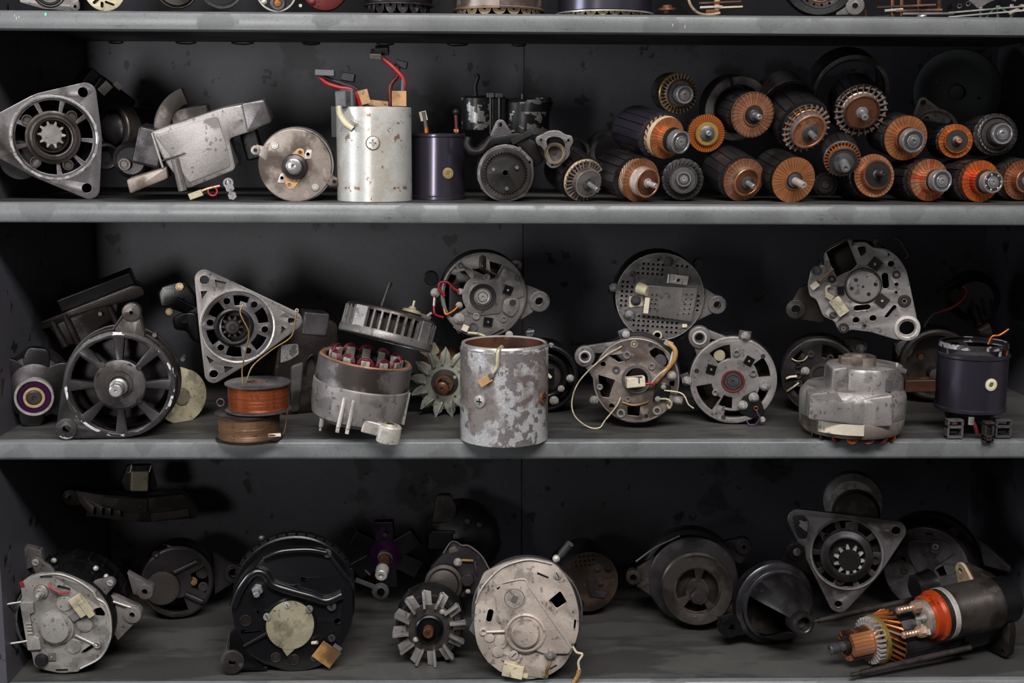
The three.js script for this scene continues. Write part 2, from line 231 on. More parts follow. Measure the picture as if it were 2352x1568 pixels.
// ---------------------------------------------------------------- the cabinet and the room it stands in
const ADDED_CUP = -.61, DEP = .52, XL = at(210, 360, -DEP).x, XR = at(2245, 850, -DEP).x, YT = SH[0][0] + .25, YB = SH[3][0];
const MS = { front: mat('paint', 0x858586, .5, .05, .0003), top: mat('dust', 0x6a6968, .55, .1, .0003), wall: mat('wall', 0x5d5c60, .55, .1, .0002), room: mat('paint', 0x94928e, .9, 0, 0), blocker: mat('dust', 0x7a7066, .7, 0, 0), floor: mat('dust', 0x3c3a38, .8, 0, 0) };
function raw(name, geos, material, parent, kind, label, category) {
  const g = mergeGeometries(geos.map(clean)); boxUV(g, 1 / .6);
  const m = new THREE.Mesh(g, material); m.name = name; m.castShadow = m.receiveShadow = true; if (kind) m.userData.kind = kind; if (label) m.userData.label = label; if (category) m.userData.category = category; (parent || scene).add(m); return m;
}
const slab = (x0, x1, y0, y1, z0, z1, r = 0) => { const g = r ? new RoundedBoxGeometry(x1 - x0, y1 - y0, z1 - z0, 2, r) : new THREE.BoxGeometry(x1 - x0, y1 - y0, z1 - z0); g.translate((x0 + x1) / 2, (y0 + y1) / 2, (z0 + z1) / 2); return g; };
{
  const wb = new THREE.Group(); wb.name = 'wall_back'; wb.userData = { kind: 'structure' }; scene.add(wb);
  const xs = at(1203, 400, -DEP).x;
  raw('panel', [slab(XL, xs - .0015, YB - .1, YT, -DEP - .004, -DEP)], MS.wall, wb);
  raw('panel', [slab(xs + .0015, XR, YB - .1, YT, -DEP - .004, -DEP)], MS.wall, wb);
  raw('seam_strip', [slab(xs - .03, xs + .03, YB - .1, YT, -DEP - .008, -DEP - .004)], MS.wall, wb);
  raw('wall_left', [slab(XL - .02, XL, YB - .1, YT, -DEP - .01, .0)], MS.wall, null, 'structure');
  raw('wall_right', [slab(XR, XR + .02, YB - .1, YT, -DEP - .01, .0)], MS.wall, null, 'structure');
  raw('trim_1', [slab(XL - .02, XR + .02, YT, YT + .02, -DEP - .01, .0), slab(XL - .02, XR + .02, YT - .027, YT, -.003, .0)], MS.front, null, 'structure');
  const what = ['grey steel shelf edge under the loose stators at the top', 'grey steel shelf carrying the row of copper armatures', 'grey steel shelf carrying the wire reels and the mottled can', 'dusty grey steel shelf under the black alternator'];
  SH.forEach(([yt, yb], n) => {
    const g = new THREE.Group(); g.name = numbered('shelf'); g.userData = { label: what[n], category: 'shelf', group: 'steel shelves' }; scene.add(g);
    raw('shelf_board', [slab(XL, XR, yt - .003, yt, -DEP, -.012)], MS.top, g);
    const r = .006, s = new THREE.Shape(); // folded lip: rounded nose above, a return below
    s.moveTo(-.014, yt); s.lineTo(-r, yt); s.quadraticCurveTo(0, yt, 0, yt - r); s.lineTo(0, yb + r); s.quadraticCurveTo(0, yb, -r, yb); s.lineTo(-.018, yb); s.lineTo(-.018, yb + .002); s.lineTo(-r, yb + .002); s.quadraticCurveTo(-.002, yb + .002, -.002, yb + r); s.lineTo(-.002, yt - r); s.quadraticCurveTo(-.002, yt - .003, -r, yt - .003); s.lineTo(-.014, yt - .003); s.closePath();
    const e = new THREE.ExtrudeGeometry(s, { depth: XR - XL + .12, bevelEnabled: false, curveSegments: 6 }); e.rotateY(Math.PI / 2); e.scale(1, 1, -1); e.translate(XL - .06, 0, 0);
    const p = e.attributes.position; e.computeVertexNormals(); raw('front_lip', [toCreasedNormals(e, .8)], MS.front, g);
    if (n === 0) { const dab = (px, py, rx, ry, m, nm) => { const b = new THREE.SphereGeometry(1, 12, 8), p = at(px, py, 0); b.scale(rx, ry, .0006); b.translate(p.x, p.y, .0002); raw(nm, [b], m, g); }; dab(105, 33, .0016, .0026, M.mint, 'paint_drip'); for (const [x, y] of [[34, 36], [38, 42], [44, 40], [1545, 58], [1573, 62]]) dab(x, y, .0006, .0022, M.ivory, 'paint_nick'); }
    if (n < 2) for (let k = 0; k < 7; k++) { const b = new THREE.SphereGeometry(.012, 12, 8); b.scale(1 + rnd() * .8, .3, .25); b.translate(at(240 + k * 158 + rnd() * 30, 90, -DEP).x, yt - .0045, -DEP + .001); raw('weld_bead', [b], M.soot, g); }
  });
  // the workshop behind the camera
  const x0 = -2.6, x1 = 2.6, z1 = 2.6, y0 = 0, y1 = 2.9;
  raw('floor', [slab(x0, x1, y0 - .05, y0, -.6, z1)], MS.floor, null, 'structure');
  raw('ceiling', [slab(x0, x1, y1, y1 + .05, -.6, z1)], MS.room, null, 'structure');
  { const { y, z, w, h } = SID, a = z - w / 2, b = z + w / 2, c = y - h / 2, d = y + h / 2;
    raw('wall_west', [slab(x0 - .05, x0, y0, y1, -.6, a), slab(x0 - .05, x0, y0, y1, b, z1), slab(x0 - .05, x0, y0, c, a, b), slab(x0 - .05, x0, d, y1, a, b)], MS.room, null, 'structure');
    const w2 = new THREE.Group(); w2.name = 'window_2'; w2.userData = { kind: 'structure' }; scene.add(w2);
    raw('window_frame', [slab(x0 - .04, x0, c, d, a, a + .03), slab(x0 - .04, x0, c, d, b - .03, b), slab(x0 - .04, x0, c, c + .03, a, b), slab(x0 - .04, x0, d - .03, d, a, b)], MS.front, w2);
    const p2 = new THREE.Mesh(new THREE.BoxGeometry(.01, h, w), new THREE.MeshStandardMaterial({ color: 0xffffff, emissive: new THREE.Color(0.86, 0.94, 1), emissiveIntensity: 2.5, roughness: .4 })); p2.name = 'bright_pane'; p2.position.set(x0 - .045, y, z); w2.add(p2); }
  raw('wall_east', [slab(x1, x1 + .05, y0, y1, -.6, z1)], MS.room, null, 'structure');
  raw('wall_north', [slab(x0, x1, y0, y1, -.65, -.6)], MS.room, null, 'structure');
  const { x, y, w, h } = WIN, a = x - w / 2, b = x + w / 2, c = y - h / 2, d = y + h / 2;
  raw('wall_south', [slab(x0, a, y0, y1, z1, z1 + .1), slab(b, x1, y0, y1, z1, z1 + .1), slab(a, b, y0, c, z1, z1 + .1), slab(a, b, d, y1, z1, z1 + .1)], MS.room, null, 'structure');
  const wn = new THREE.Group(); wn.name = 'window_1'; wn.userData = { kind: 'structure' }; scene.add(wn);
  raw('window_frame', [slab(a, a + .03, c, d, z1, z1 + .08), slab(b - .03, b, c, d, z1, z1 + .08), slab(a, b, c, c + .03, z1, z1 + .08), slab(a, b, d - .03, d, z1, z1 + .08)], MS.front, wn);
  const pane = new THREE.Mesh(new THREE.BoxGeometry(w, h, .01), new THREE.MeshStandardMaterial({ color: 0xffffff, emissive: DAY, emissiveIntensity: 2.5, roughness: .4 })); pane.name = 'bright_pane'; pane.position.set(x, y, z1 + .09); wn.add(pane);
  // unseen work table, added to keep the daylight off the bottom shelf
  const wb2 = new THREE.Group(); wb2.name = 'added_workbench'; wb2.userData = { label: 'long dark work table added out of view to shade the bottom shelf', category: 'added_workbench' }; scene.add(wb2);
  raw('added_bench_top', [slab(-1.9, 1.9, 1.02, 1.06, 1.28, 1.66, .008)], MS.blocker, wb2); raw('front_panel', [slab(-1.86, 1.86, .06, 1.02, 1.6, 1.63)], MS.blocker, wb2);
  for (const lx of [-1.84, 0, 1.84]) for (const lz of [1.32, 1.56]) raw('leg', [slab(lx - .03, lx + .03, 0, 1.02, lz - .03, lz + .03, .004)], MS.blocker, wb2);
  // added unseen locker: cuts window light off the right half of the back wall
  const cb = new THREE.Group(); cb.name = 'added_cupboard'; cb.userData = { label: 'tall closed locker added out of view to shade the right back wall', category: 'added_cupboard' }; scene.add(cb);
  raw('body', [slab(ADDED_CUP, ADDED_CUP + 1.5, 0, 1.86, 1.92, 2.3, .006)], MS.blocker, cb); for (const q of [0, 1]) { const d2 = raw('door', [slab(ADDED_CUP + .02 + q * .74, ADDED_CUP + .74 + q * .74, .06, 1.82, 1.9, 1.92, .004)], MS.blocker, cb); raw('handle', [slab(ADDED_CUP + .68 + q * .1, ADDED_CUP + .7 + q * .1, .9, 1.02, 1.88, 1.9)], MS.front, d2); }
  const cl = new THREE.Group(); cl.name = 'ceiling_light'; cl.userData = { label: 'flat white light panel on the workshop ceiling', category: 'lamp' }; scene.add(cl);
  raw('housing', [slab(PAN.x - PAN.w / 2 - .03, PAN.x + PAN.w / 2 + .03, 2.86, 2.9, PAN.z - PAN.d / 2 - .03, PAN.z + PAN.d / 2 + .03)], MS.front, cl);
  const df = new THREE.Mesh(new THREE.BoxGeometry(PAN.w, .008, PAN.d), new THREE.MeshStandardMaterial({ color: 0xffffff, emissive: 0xffffff, emissiveIntensity: 2.5 })); df.name = 'diffuser'; df.position.set(PAN.x, 2.855, PAN.z); cl.add(df);
}
// ---------------------------------------------------------------- armatures on the second shelf
const Q1 = [0, 0, 2.94], Q2 = [560, 60, 3.0947], Q3 = [1240, 100, 3.92], Q4 = [1740, 100, 3.843], Q5 = [0, 520, 2.904], Q6 = [680, 520, 3.015], Q7 = [1240, 520, 3.0155], Q8 = [1760, 520, 3.015], Q9 = [0, 1040, 2.969], Q10 = [480, 1100, 3.35], Q11 = [840, 1100, 3.35], Q12 = [1400, 1060, 3.086], Q13 = [1640, 1060, 3.087], T1 = [0, 0, 2.94], T2 = [780, 0, 2.94], T3 = [1552, 0, 2.94];
function hexa(p) { // eight corners (four of one end, four of the other) to a closed block
  const f = [[0, 1, 2, 3], [7, 6, 5, 4], [0, 4, 5, 1], [1, 5, 6, 2], [2, 6, 7, 3], [3, 7, 4, 0]], o = [];
  for (const q of f) for (const i of [q[0], q[1], q[2], q[0], q[2], q[3]]) o.push(...p[i]);
  const g = new THREE.BufferGeometry(); g.setAttribute('position', new THREE.Float32BufferAttribute(o, 3)); g.computeVertexNormals(); return g;
}
const wedge = (r0, r1, h0, h1, z0, z1) => hexa([[r0, -h0, z0], [r1, -h1, z0], [r1, h1, z0], [r0, h0, z0], [r0, -h0, z1], [r1, -h1, z1], [r1, h1, z1], [r0, h0, z1]]);
function armature(zm, u, v, z, tip, o) {
  // u, v: middle of the riser disc; tip: where the shaft ends and how far out (zoom units)
  const L = o.L, ex = (tip[0] - u) / L, ey = (tip[1] - v) / L;
  const t = new Thing('armature', o.label, 'armature', zm, u, v, z, { ax: [ex, ey], group: 'starter armatures stacked on the shelf', roll: o.roll });
  const { R, r1, rb, lb, n = 28, rs = 22, type = 'face' } = o, m = o.m || [M.cop, M.copP], core = o.core || M.ironD, LC = o.len || 330, w0 = o.gap ?? 70;
  // core of stacked sheets with slots along it
  const teeth = o.slots || 16, p = []; for (let i = 0; i < teeth; i++) for (const [f, r] of [[-.44, R], [0, R], [.44, R], [.47, R * .93], [.53, R * .93]]) { const a = (i + f) / teeth * 2 * Math.PI; p.push([u + r * Math.cos(a), v + r * Math.sin(a)]); }
  t.add('core', t.plate(p, [], -w0 - LC, -w0, 2), core);
  // winding bars slanting from the core to the risers
  const nb = o.nb || n, ws = []; for (let i = 0; i < nb; i++) { const a = i / nb * 2 * Math.PI, b = a + (o.slant ?? .35), ra = R * .95, rz = r1 * .95, th = Math.PI * r1 / nb * .62; const c = (r, an, k) => [r * Math.cos(an) - k * Math.sin(an), r * Math.sin(an) + k * Math.cos(an)]; const q = (r, an, zz) => [[...c(r - th, an, -th), zz], [...c(r, an, -th), zz], [...c(r, an, th), zz], [...c(r - th, an, th), zz]]; ws.push(hexa([...q(ra, a, -w0 - 6), ...q(rz, b, -12)])); }
  ws.push(t.cyl(u, v, -w0 - 4, -14, Math.min(R, r1) * .8)); t.add('winding', ws, o.wm || M.copD, null, null, 'stuff');
  // commutator bars: riser and running strip in one piece
  const step = 2 * Math.PI / n, gp = o.slit ?? 1.7;
  let g; const r0 = Math.min(o.r0 ?? rb, rb - 1), hw = r => r * Math.tan(step / 2) - gp;
  const parts = [];
  if (type === 'face') parts.push(wedge(r0, r1, Math.max(.6, hw(r0)), hw(r1), -14, o.cone ? -o.cone : 0));
  if (type === 'spoke') parts.push(wedge(r0, r1, o.bw || 5, (o.bw || 5) * .9, -26, 0));
  if (lb > 4 && !o.bm) parts.push(wedge(rb - 8, rb, Math.max(.6, hw(rb - 8)) + .4, Math.max(.8, hw(rb)) + .3, -10, lb));
  const rough = [0, 0, 0].map((_, i) => m[i % m.length]);
  const bar = t.add('commutator_bar', parts, rough[0]);
  for (let i = 1; i < n; i++) { const c = t.copy(bar, null, i * step); const q = (hash(i, n, u | 0) * m.length) | 0; c.material = m[q]; }
  if (type === 'face') t.add('riser_backing', t.cyl(u, v, -24, -3 - (o.cone || 0), r1 * .97), M.iron);
  if (type === 'spoke') t.add('winding_band', [t.ring(u, v, -46, -24, r1 * .8, r1 * 1.02)], o.bandm || M.band);
  if (o.band) t.add('string_band', [t.tor(u, v, -26, r1 * .99, 9), t.tor(u, v, -42, r1 * 1.0, 9), t.tor(u, v, -58, r1 * .98, 8)], M.band);
  // nose: insulating disc, collar or ball bearing, shaft with a centre hole
  if (o.bm) t.add('barrel', t.lat(u, v, [[rb - 10, -6], [rb, -4], [rb, lb - 4], [rb - 3, lb], [rb - 14, lb + 1]], 56), o.bm);
  t.add('commutator_core', t.lat(u, v, [[0, lb - 3], [rb - 9, lb - 3], [rb - 7, -8], [rb * .6, -10]]), o.nose || M.mica);
  if (o.rim) t.add('end_ring', t.ring(u, v, lb - 6, lb + 3, rb * .86, rb * 1.01), o.rim);
  if (o.collar) t.add('collar', t.lat(u, v, [[o.collar, lb - 4], [o.collar, lb + (o.cl || 14)], [o.collar * .9, lb + (o.cl || 14) + 3], [0, lb + (o.cl || 14) + 3]]), M.gun);
  const zb = L;
  if (o.bear) {
    const r = o.bear, b0 = o.bz ?? (L - 40), b1 = L - 4, be = t.add('ball_bearing', [t.ring(u, v, b0, b1, r * .8, r), t.ring(u, v, b0, b1 - 2, r * .38, r * .56)], M.steel);
    t.add('bearing_shield', t.ring(u, v, b0 + 4, b1 - 7, r * .54, r * .82), o.open ? M.iron : M.gun, be);
    if (o.open) { const bl = []; for (let i = 0; i < 7; i++) bl.push(t.ball(u + r * .68 * Math.cos(i * .9), v + r * .68 * Math.sin(i * .9), b1 - 9, r * .12)); t.add('bearing_balls', bl, M.zinc, be); }
    t.add('shaft', [t.cyl(u, v, 0, b0 + 6, r * .5), t.lat(u, v, [[r * .38, b0], [r * .38, b1 + 2], [r * .34, b1 + 4], [r * .14, b1 + 4], [r * .12, b1 - 6], [0, b1 - 8]], 24)], M.steel);
  } else if (!o.noshaft) {
    const k = rs; t.add('shaft', t.lat(u, v, [[k * 1.7, lb - 4], [k * 1.6, lb + 6], [k * 1.05, lb + 10], [k, L - 22], [k * .78, L - 20], [k * .78, L - 13], [k * .95, L - 11], [k * .95, L - 4], [k * .75, L], [k * .38, L], [k * .3, L - 10], [0, L - 12]], 28), o.sm || M.steel);
  }
  if (o.yoke) { // the steel field ring that it still sits in
    const [yd, yr, yi, dep, notch] = o.yoke, yu = u - ex * yd, yv = v - ey * yd, zz = -yd * t.s * Math.sqrt(1 - ex * ex - ey * ey); const Y = new Thing('field_frame', o.ylabel, 'field frame', zm, yu, yv, z + (zz || 0), { ax: [ex, ey], group: 'field frames around the armatures' });
    const pts = []; for (let i = 0; i <= 60; i++) { const a = (notch ? notch + 4 : -90) + i / 60 * (notch ? 352 : 360); pts.push([yu + yr * Math.cos(a * deg), yv - yr * Math.sin(a * deg)]); }
    if (notch) { for (let i = 60; i >= 0; i--) { const a = notch + 4 + i / 60 * 352; pts.push([yu + yi * Math.cos(a * deg), yv - yi * Math.sin(a * deg)]); } Y.add('frame_ring', Y.plate(pts, [], -20, 0, 3), M.lamin); Y.add('frame_tube', Y.lat(yu, yv, [[yi, -18], [yr - 3, -18], [yr - 3, -dep], [yi, -dep], [yi, -18]], 64), M.ironD); }
    else Y.add('frame_tube', Y.lat(yu, yv, [[yi, -4], [yi + 4, 0], [yr - 4, 0], [yr, -4], [yr, -dep], [yi, -dep], [yi, -4]], 64), M.lamin);
    if (o.coils) for (let i = 0; i < 4; i++) { const a = (i * 90 + 45) * deg; Y.add('field_coil', Y.box(yu + yi * .93 * Math.cos(a), yv + yi * .93 * Math.sin(a), -dep / 2 - 10, yi * .13, yi * .8, dep * .7, a / deg), M.soot); }
  }
  return t;
}
{
  const A = armature;
  A(Q3, 410, 1240, -.07, [517, 1318], { label: 'armature with open radial risers and pale worn barrel beside the three-lug cup', L: 230, R: 195, r1: 192, rb: 133, lb: 62, n: 30, type: 'spoke', r0: 120, bw: 6, m: [M.steel, M.aluB], bm: M.aluB, nose: M.aluM, collar: 55, cl: 10, rs: 24, core: M.ironD, wm: M.copD });
  A(Q3, 912, 1235, -.06, [1042, 1283], { label: 'armature with brown risers, long slanted wires and a pale smooth barrel', L: 215, R: 200, r1: 198, rb: 133, lb: 100, n: 34, m: [M.copP2, M.cop2], bm: M.aluL, nose: M.copD, rim: M.copP, rs: 26, sm: M.zinc, slant: .6, wm: M.copL, gap: 90 });
  A(Q3, 1290, 1222, -.08, [1297, 1222], { label: 'dark armature showing only a round steel bearing cap between copper faces', L: 70, R: 188, r1: 130, rb: 128, lb: 20, n: 26, type: 'face', m: [M.iron], nose: M.gun, rim: M.iron, bear: 66, bz: 10, gap: 40, wm: M.soot, core: M.ironD });
  A(Q3, 1150, 852, -.1, [1272, 893], { label: 'armature with string-bound winding, copper cone and slotted dark core leaning over two others', L: 200, R: 205, r1: 186, r0: 120, rb: 120, lb: 75, n: 32, m: [M.cop, M.cop2], band: 1, nose: M.iron, bear: 104, bz: 118, gap: 100, slots: 18, len: 400, core: M.purp, wm: M.copL, slant: .5, nb: 22 });
  A(Q3, 1500, 808, -.12, [1527, 812], { label: 'armature with bright orange saw-toothed copper disc and dark hub', L: 110, R: 165, r1: 168, r0: 130, rb: 112, lb: 30, n: 44, slit: 2.6, m: [M.copO], len: 180, nose: M.brass, collar: 66, cl: 12, rs: 24, gap: 40, wm: M.copO, core: M.ironD });
  A(Q3, 1255, 450, -.13, [1308, 462], { label: 'small dark armature on top of the pile with brass wire ring and grey bearing', L: 150, R: 172, r1: 178, r0: 134, rb: 132, lb: 40, n: 30, type: 'spoke', bw: 4, m: [M.zinc, M.gold], bandm: M.brass, nose: M.gun, rim: M.copD, bear: 80, bz: 60, gap: 52, len: 200, core: M.iron });
  A(Q3, 1918, 640, -.1, [1980, 664], { label: 'armature with wide pinkish copper disc standing in a notched ring', L: 150, R: 190, r1: 205, r0: 96, rb: 96, lb: 22, n: 32, m: [M.copP, M.copP2], nose: M.iron, collar: 50, cl: 18, rs: 27, core: M.ironD, wm: M.copL, yoke: [330, 285, 214, 220, 106], ylabel: 'dark grey field ring with a square notch around the pink armature' });
  A(Q3, 1838, 1230, -.09, [1926, 1292], { label: 'armature with pale copper disc and short stepped barrel ringed in copper dots', L: 190, R: 195, r1: 198, rb: 128, lb: 62, n: 32, m: [M.copP, M.copP2], bm: M.aluB, nose: M.copD, rim: M.cop, collar: 55, cl: 10, rs: 24, core: M.ironD });
  A(Q4, 320, 1205, -.07, [408, 1256], { label: 'armature with flat brown copper disc and a long pale shaft', L: 200, R: 190, r1: 203, r0: 86, rb: 85, lb: 14, n: 36, m: [M.cop, M.cop2], nose: M.iron, collar: 60, cl: 10, rs: 32, sm: M.zinc, core: M.ironD });
  A(Q4, 435, 755, -.1, [510, 835], { label: 'armature with copper barrel and long radial pins like a cogwheel', L: 175, R: 225, r1: 226, r0: 150, rb: 162, lb: 52, n: 24, type: 'spoke', bw: 5, m: [M.steel, M.steel], bandm: M.dark, nose: M.copP, rim: M.copP, collar: 68, cl: 24, rs: 27, core: M.ironD, wm: M.cop, slant: .5, yoke: [420, 262, 246, 200], ylabel: 'thin-walled black field tube behind the cogwheel armature' });
  A(Q4, 915, 598, -.11, [950, 655], { label: 'big armature with brown disc and radial pins inside the largest steel tube', L: 150, R: 215, r1: 236, r0: 150, rb: 158, lb: 34, n: 24, type: 'spoke', bw: 5, m: [M.steel, M.steel], bandm: M.dark, nose: M.copD, rim: M.copD, rs: 32, core: M.ironD, wm: M.copL, gap: 80, slots: 18, len: 260, yoke: [400, 330, 296, 300, -8], ylabel: 'largest dark steel field tube with a slot at its right rim' });
  A(Q4, 1310, 835, -.1, [1378, 865], { label: 'armature with orange-tan copper disc and a wide sealed bearing', L: 170, R: 190, r1: 196, r0: 116, rb: 110, lb: 46, n: 30, m: [M.cop, M.cop2], nose: M.iron, bear: 104, bz: 90, core: M.ironD });
  A(Q4, 1748, 860, -.12, [1782, 858], { label: 'small armature with orange-rimmed copper disc and pinkish shaft tip', L: 130, R: 150, r1: 148, r0: 112, rb: 104, lb: 40, n: 26, m: [M.copO, M.copO2], nose: M.mica, collar: 44, cl: 12, rs: 24, sm: M.copP, core: M.ironD });
  A(Q4, 2120, 800, -.11, [2165, 798], { label: 'black wound armature without copper face and a pale sealed bearing', L: 110, R: 185, r1: 170, r0: 100, rb: 100, lb: 6, n: 26, type: 'none', m: [M.soot], nose: M.iron, bear: 92, bz: 60, core: M.ironD, wm: M.iron, slant: .9, gap: 46 });
  A(Q4, 750, 1025, -.06, [779, 1100], { label: 'small dark armature dotted with copper pin ends around its rim', L: 230, len: 180, R: 160, r1: 158, r0: 132, rb: 128, lb: 62, n: 30, type: 'spoke', bw: 5, m: [M.copO, M.cop], bandm: M.gun, nose: M.iron, rim: M.iron, collar: 84, cl: 36, rs: 40, core: M.ironD });
  A(Q4, 1030, 1165, -.09, [1112, 1148], { label: 'armature with dull copper disc and grey stub shaft beside the dotted one', L: 180, R: 185, r1: 190, rb: 132, lb: 60, n: 34, m: [M.cop2, M.copP2], nose: M.ironD, rim: M.copD, rs: 28, sm: M.iron, core: M.ironD });
  A(Q4, 1520, 1205, -.09, [1628, 1217], { label: 'armature with reddish copper wedges, copper barrel and sealed ring bearing', L: 200, R: 190, r1: 184, rb: 104, r0: 100, lb: 90, n: 26, slit: 2.2, m: [M.cop, M.copR, M.copP], nose: M.iron, bear: 96, bz: 120, core: M.ironD });
  A(Q4, 1970, 1215, -.09, [2077, 1229], { label: 'armature with vivid orange copper wedges and an open ball bearing', L: 200, R: 190, r1: 182, rb: 112, r0: 108, lb: 80, n: 26, slit: 2.2, m: [M.copR, M.copO], nose: M.iron, bear: 96, bz: 120, open: 1, core: M.ironD });
  A(Q4, 2330, 1205, -.12, [2440, 1230], { label: 'armature with brown copper disc half outside the picture at the cabinet side', L: 200, R: 185, r1: 172, rb: 104, lb: 80, n: 30, m: [M.cop2, M.copP2], nose: M.iron, rim: M.cop, rs: 28, core: M.ironD });
  A(Q4, 600, 1246, -.13, [602, 1247], { label: 'little black armature end low between two copper faces', L: 40, R: 105, r1: 88, r0: 70, rb: 72, lb: 12, n: 20, type: 'none', m: [M.soot], nose: M.soot, rim: M.iron, collar: 34, cl: 6, noshaft: 1, core: M.soot, gap: 30, wm: M.soot });
}
// ---------------------------------------------------------------- second shelf: starters, cans and housings
function pinion(t, x, y, z, r, n, m = M.zinc, mt = M.steel) { // starter pinion: each tooth a part of the gear
  const g = t.add('pinion', [t.cyl(x, y, z - 60, z, r * .76), t.cyl(x, y, z, z + 2, r * .12)], m);
  const p = []; const th = r * .1; for (const [a, b] of [[r * .7, -th * 1.25], [r, -th * .6], [r, th * .6], [r * .7, th * 1.25]]) p.push([a, b]);
  const w = hexa([...p.map(q => [...q, 0]).map(([a, b]) => [a, b, -50]), ...p.map(([a, b]) => [a, b, -1])]); w.translate(t.X(x), t.Y(y), z);
  for (let i = 0; i < n; i++) { const q = hexa([...p.map(([a, b]) => [a, b, -50]), ...p.map(([a, b]) => [a, b, -1])]); q.rotateZ(i / n * 2 * Math.PI); q.translate(t.X(x), t.Y(y), z); t.add('tooth', q, mt, g); }
  return g;
}
{ // triangular starter nose
  const t = new Thing('starter_motor', 'starter motor with triangular three-hole nose and ten-tooth pinion, grey and white-edged', 'starter motor', Q1, 365, 930, -.07, { ax: [.02, .0] });
  const o = hull([[-20, 940, 110], [565, 620, 72], [590, 1262, 72], [370, 925, 305]]);
  t.add('nose_flange', t.plate(o, [[550, 615, 39], [577, 1260, 39], [-15, 955, 34], [368, 928, 268]], -46, 0, 5), M.aluD);
  t.add('worn_rim', t.lat(368, 928, [[266, -20], [266, 2], [272, 7], [282, 7], [290, -2]], 72), M.can);
  const holes = []; for (let i = 0; i < 9; i++) holes.push(arcSlot(368, 928, 172, 248, i * 40 + 2, i * 40 + 34));
  t.add('spoked_face', t.plate([368, 928, 267], [...holes, [368, 928, 120]], -44, -22, 3), M.aluD);
  for (const [x, y] of [[478, 778], [195, 822], [248, 1098], [455, 1108]]) t.add('bolt_socket', [t.ring(x, y, -30, -12, 26, 38), t.cyl(x, y, -60, -30, 28)], M.iron);
  t.add('bearing_housing', t.lat(360, 928, [[182, -30], [176, -6], [160, -2], [150, 8], [134, 10], [128, 2], [118, 0], [114, -30], [112, -120]], 64), M.iron);
  t.add('bearing_bore', t.lat(352, 922, [[108, -10], [96, -40], [92, -140], [0, -140]]), M.iron);
  pinion(t, 350, 910, 4, 90, 10, M.alu, M.alu);
  t.add('yoke', t.lat(368, 928, [[268, -46], [276, -60], [262, -300], [225, -330], [225, -760], [200, -800], [0, -800]], 56), M.ironD);
  t.add('solenoid', t.lat(150, 1090, [[0, -80], [130, -80], [135, -100], [135, -420], [120, -440], [0, -440]], 40), M.dark);
}
{ // dark starter thrown in behind it
  const t = new Thing('starter_motor', 'black starter motor with torn grey label lying behind the triangular nose', 'starter motor', Q1, 720, 660, -.26, { ax: [.3, .1], roll: -34 });
  t.add('solenoid', [t.box(720, 660, -60, 300, 190, 330, 0)], M.dark); t.add('solenoid_cap', t.box(560, 640, -20, 90, 150, 180), M.blkM);
  t.add('label_remnant', [t.box(645, 625, 106, 62, 84, 4, 8), t.box(700, 560, 106, 60, 36, 4, 4)], M.aluL); t.add('seam', t.box(720, 742, 90, 300, 14, 60), M.iron);
  const q = new Thing('starter_motor', 'dark starter with pale ring band lying between triangular nose and grey gear housing', 'starter motor', Q1, 830, 870, -.2, { ax: [-.75, .02] });
  q.add('yoke', q.lat(830, 870, [[0, 60], [130, 60], [150, 40], [150, -200], [0, -200]]), M.dark); q.add('end_band', q.ring(830, 870, -20, 90, 120, 158), M.iron); q.add('cap', q.lat(830, 870, [[0, 150], [60, 140], [110, 100], [118, 60]]), M.ironD); q.add('screw', q.cyl(830, 1010, 40, 75, 18), M.iron);
  const r = new Thing('end_cover', 'small dished dark end cover low between the nose and the round motor', 'cover', Q1, 715, 1060, -.16, { ax: [.3, .1] });
  r.add('dish', r.lat(715, 1060, [[0, -30], [40, -26], [56, 0], [76, 14], [90, 8], [96, -20], [80, -60], [0, -70]]), M.ironD); r.add('screw', r.cyl(770, 1040, 0, 16, 12), M.aluD);
}
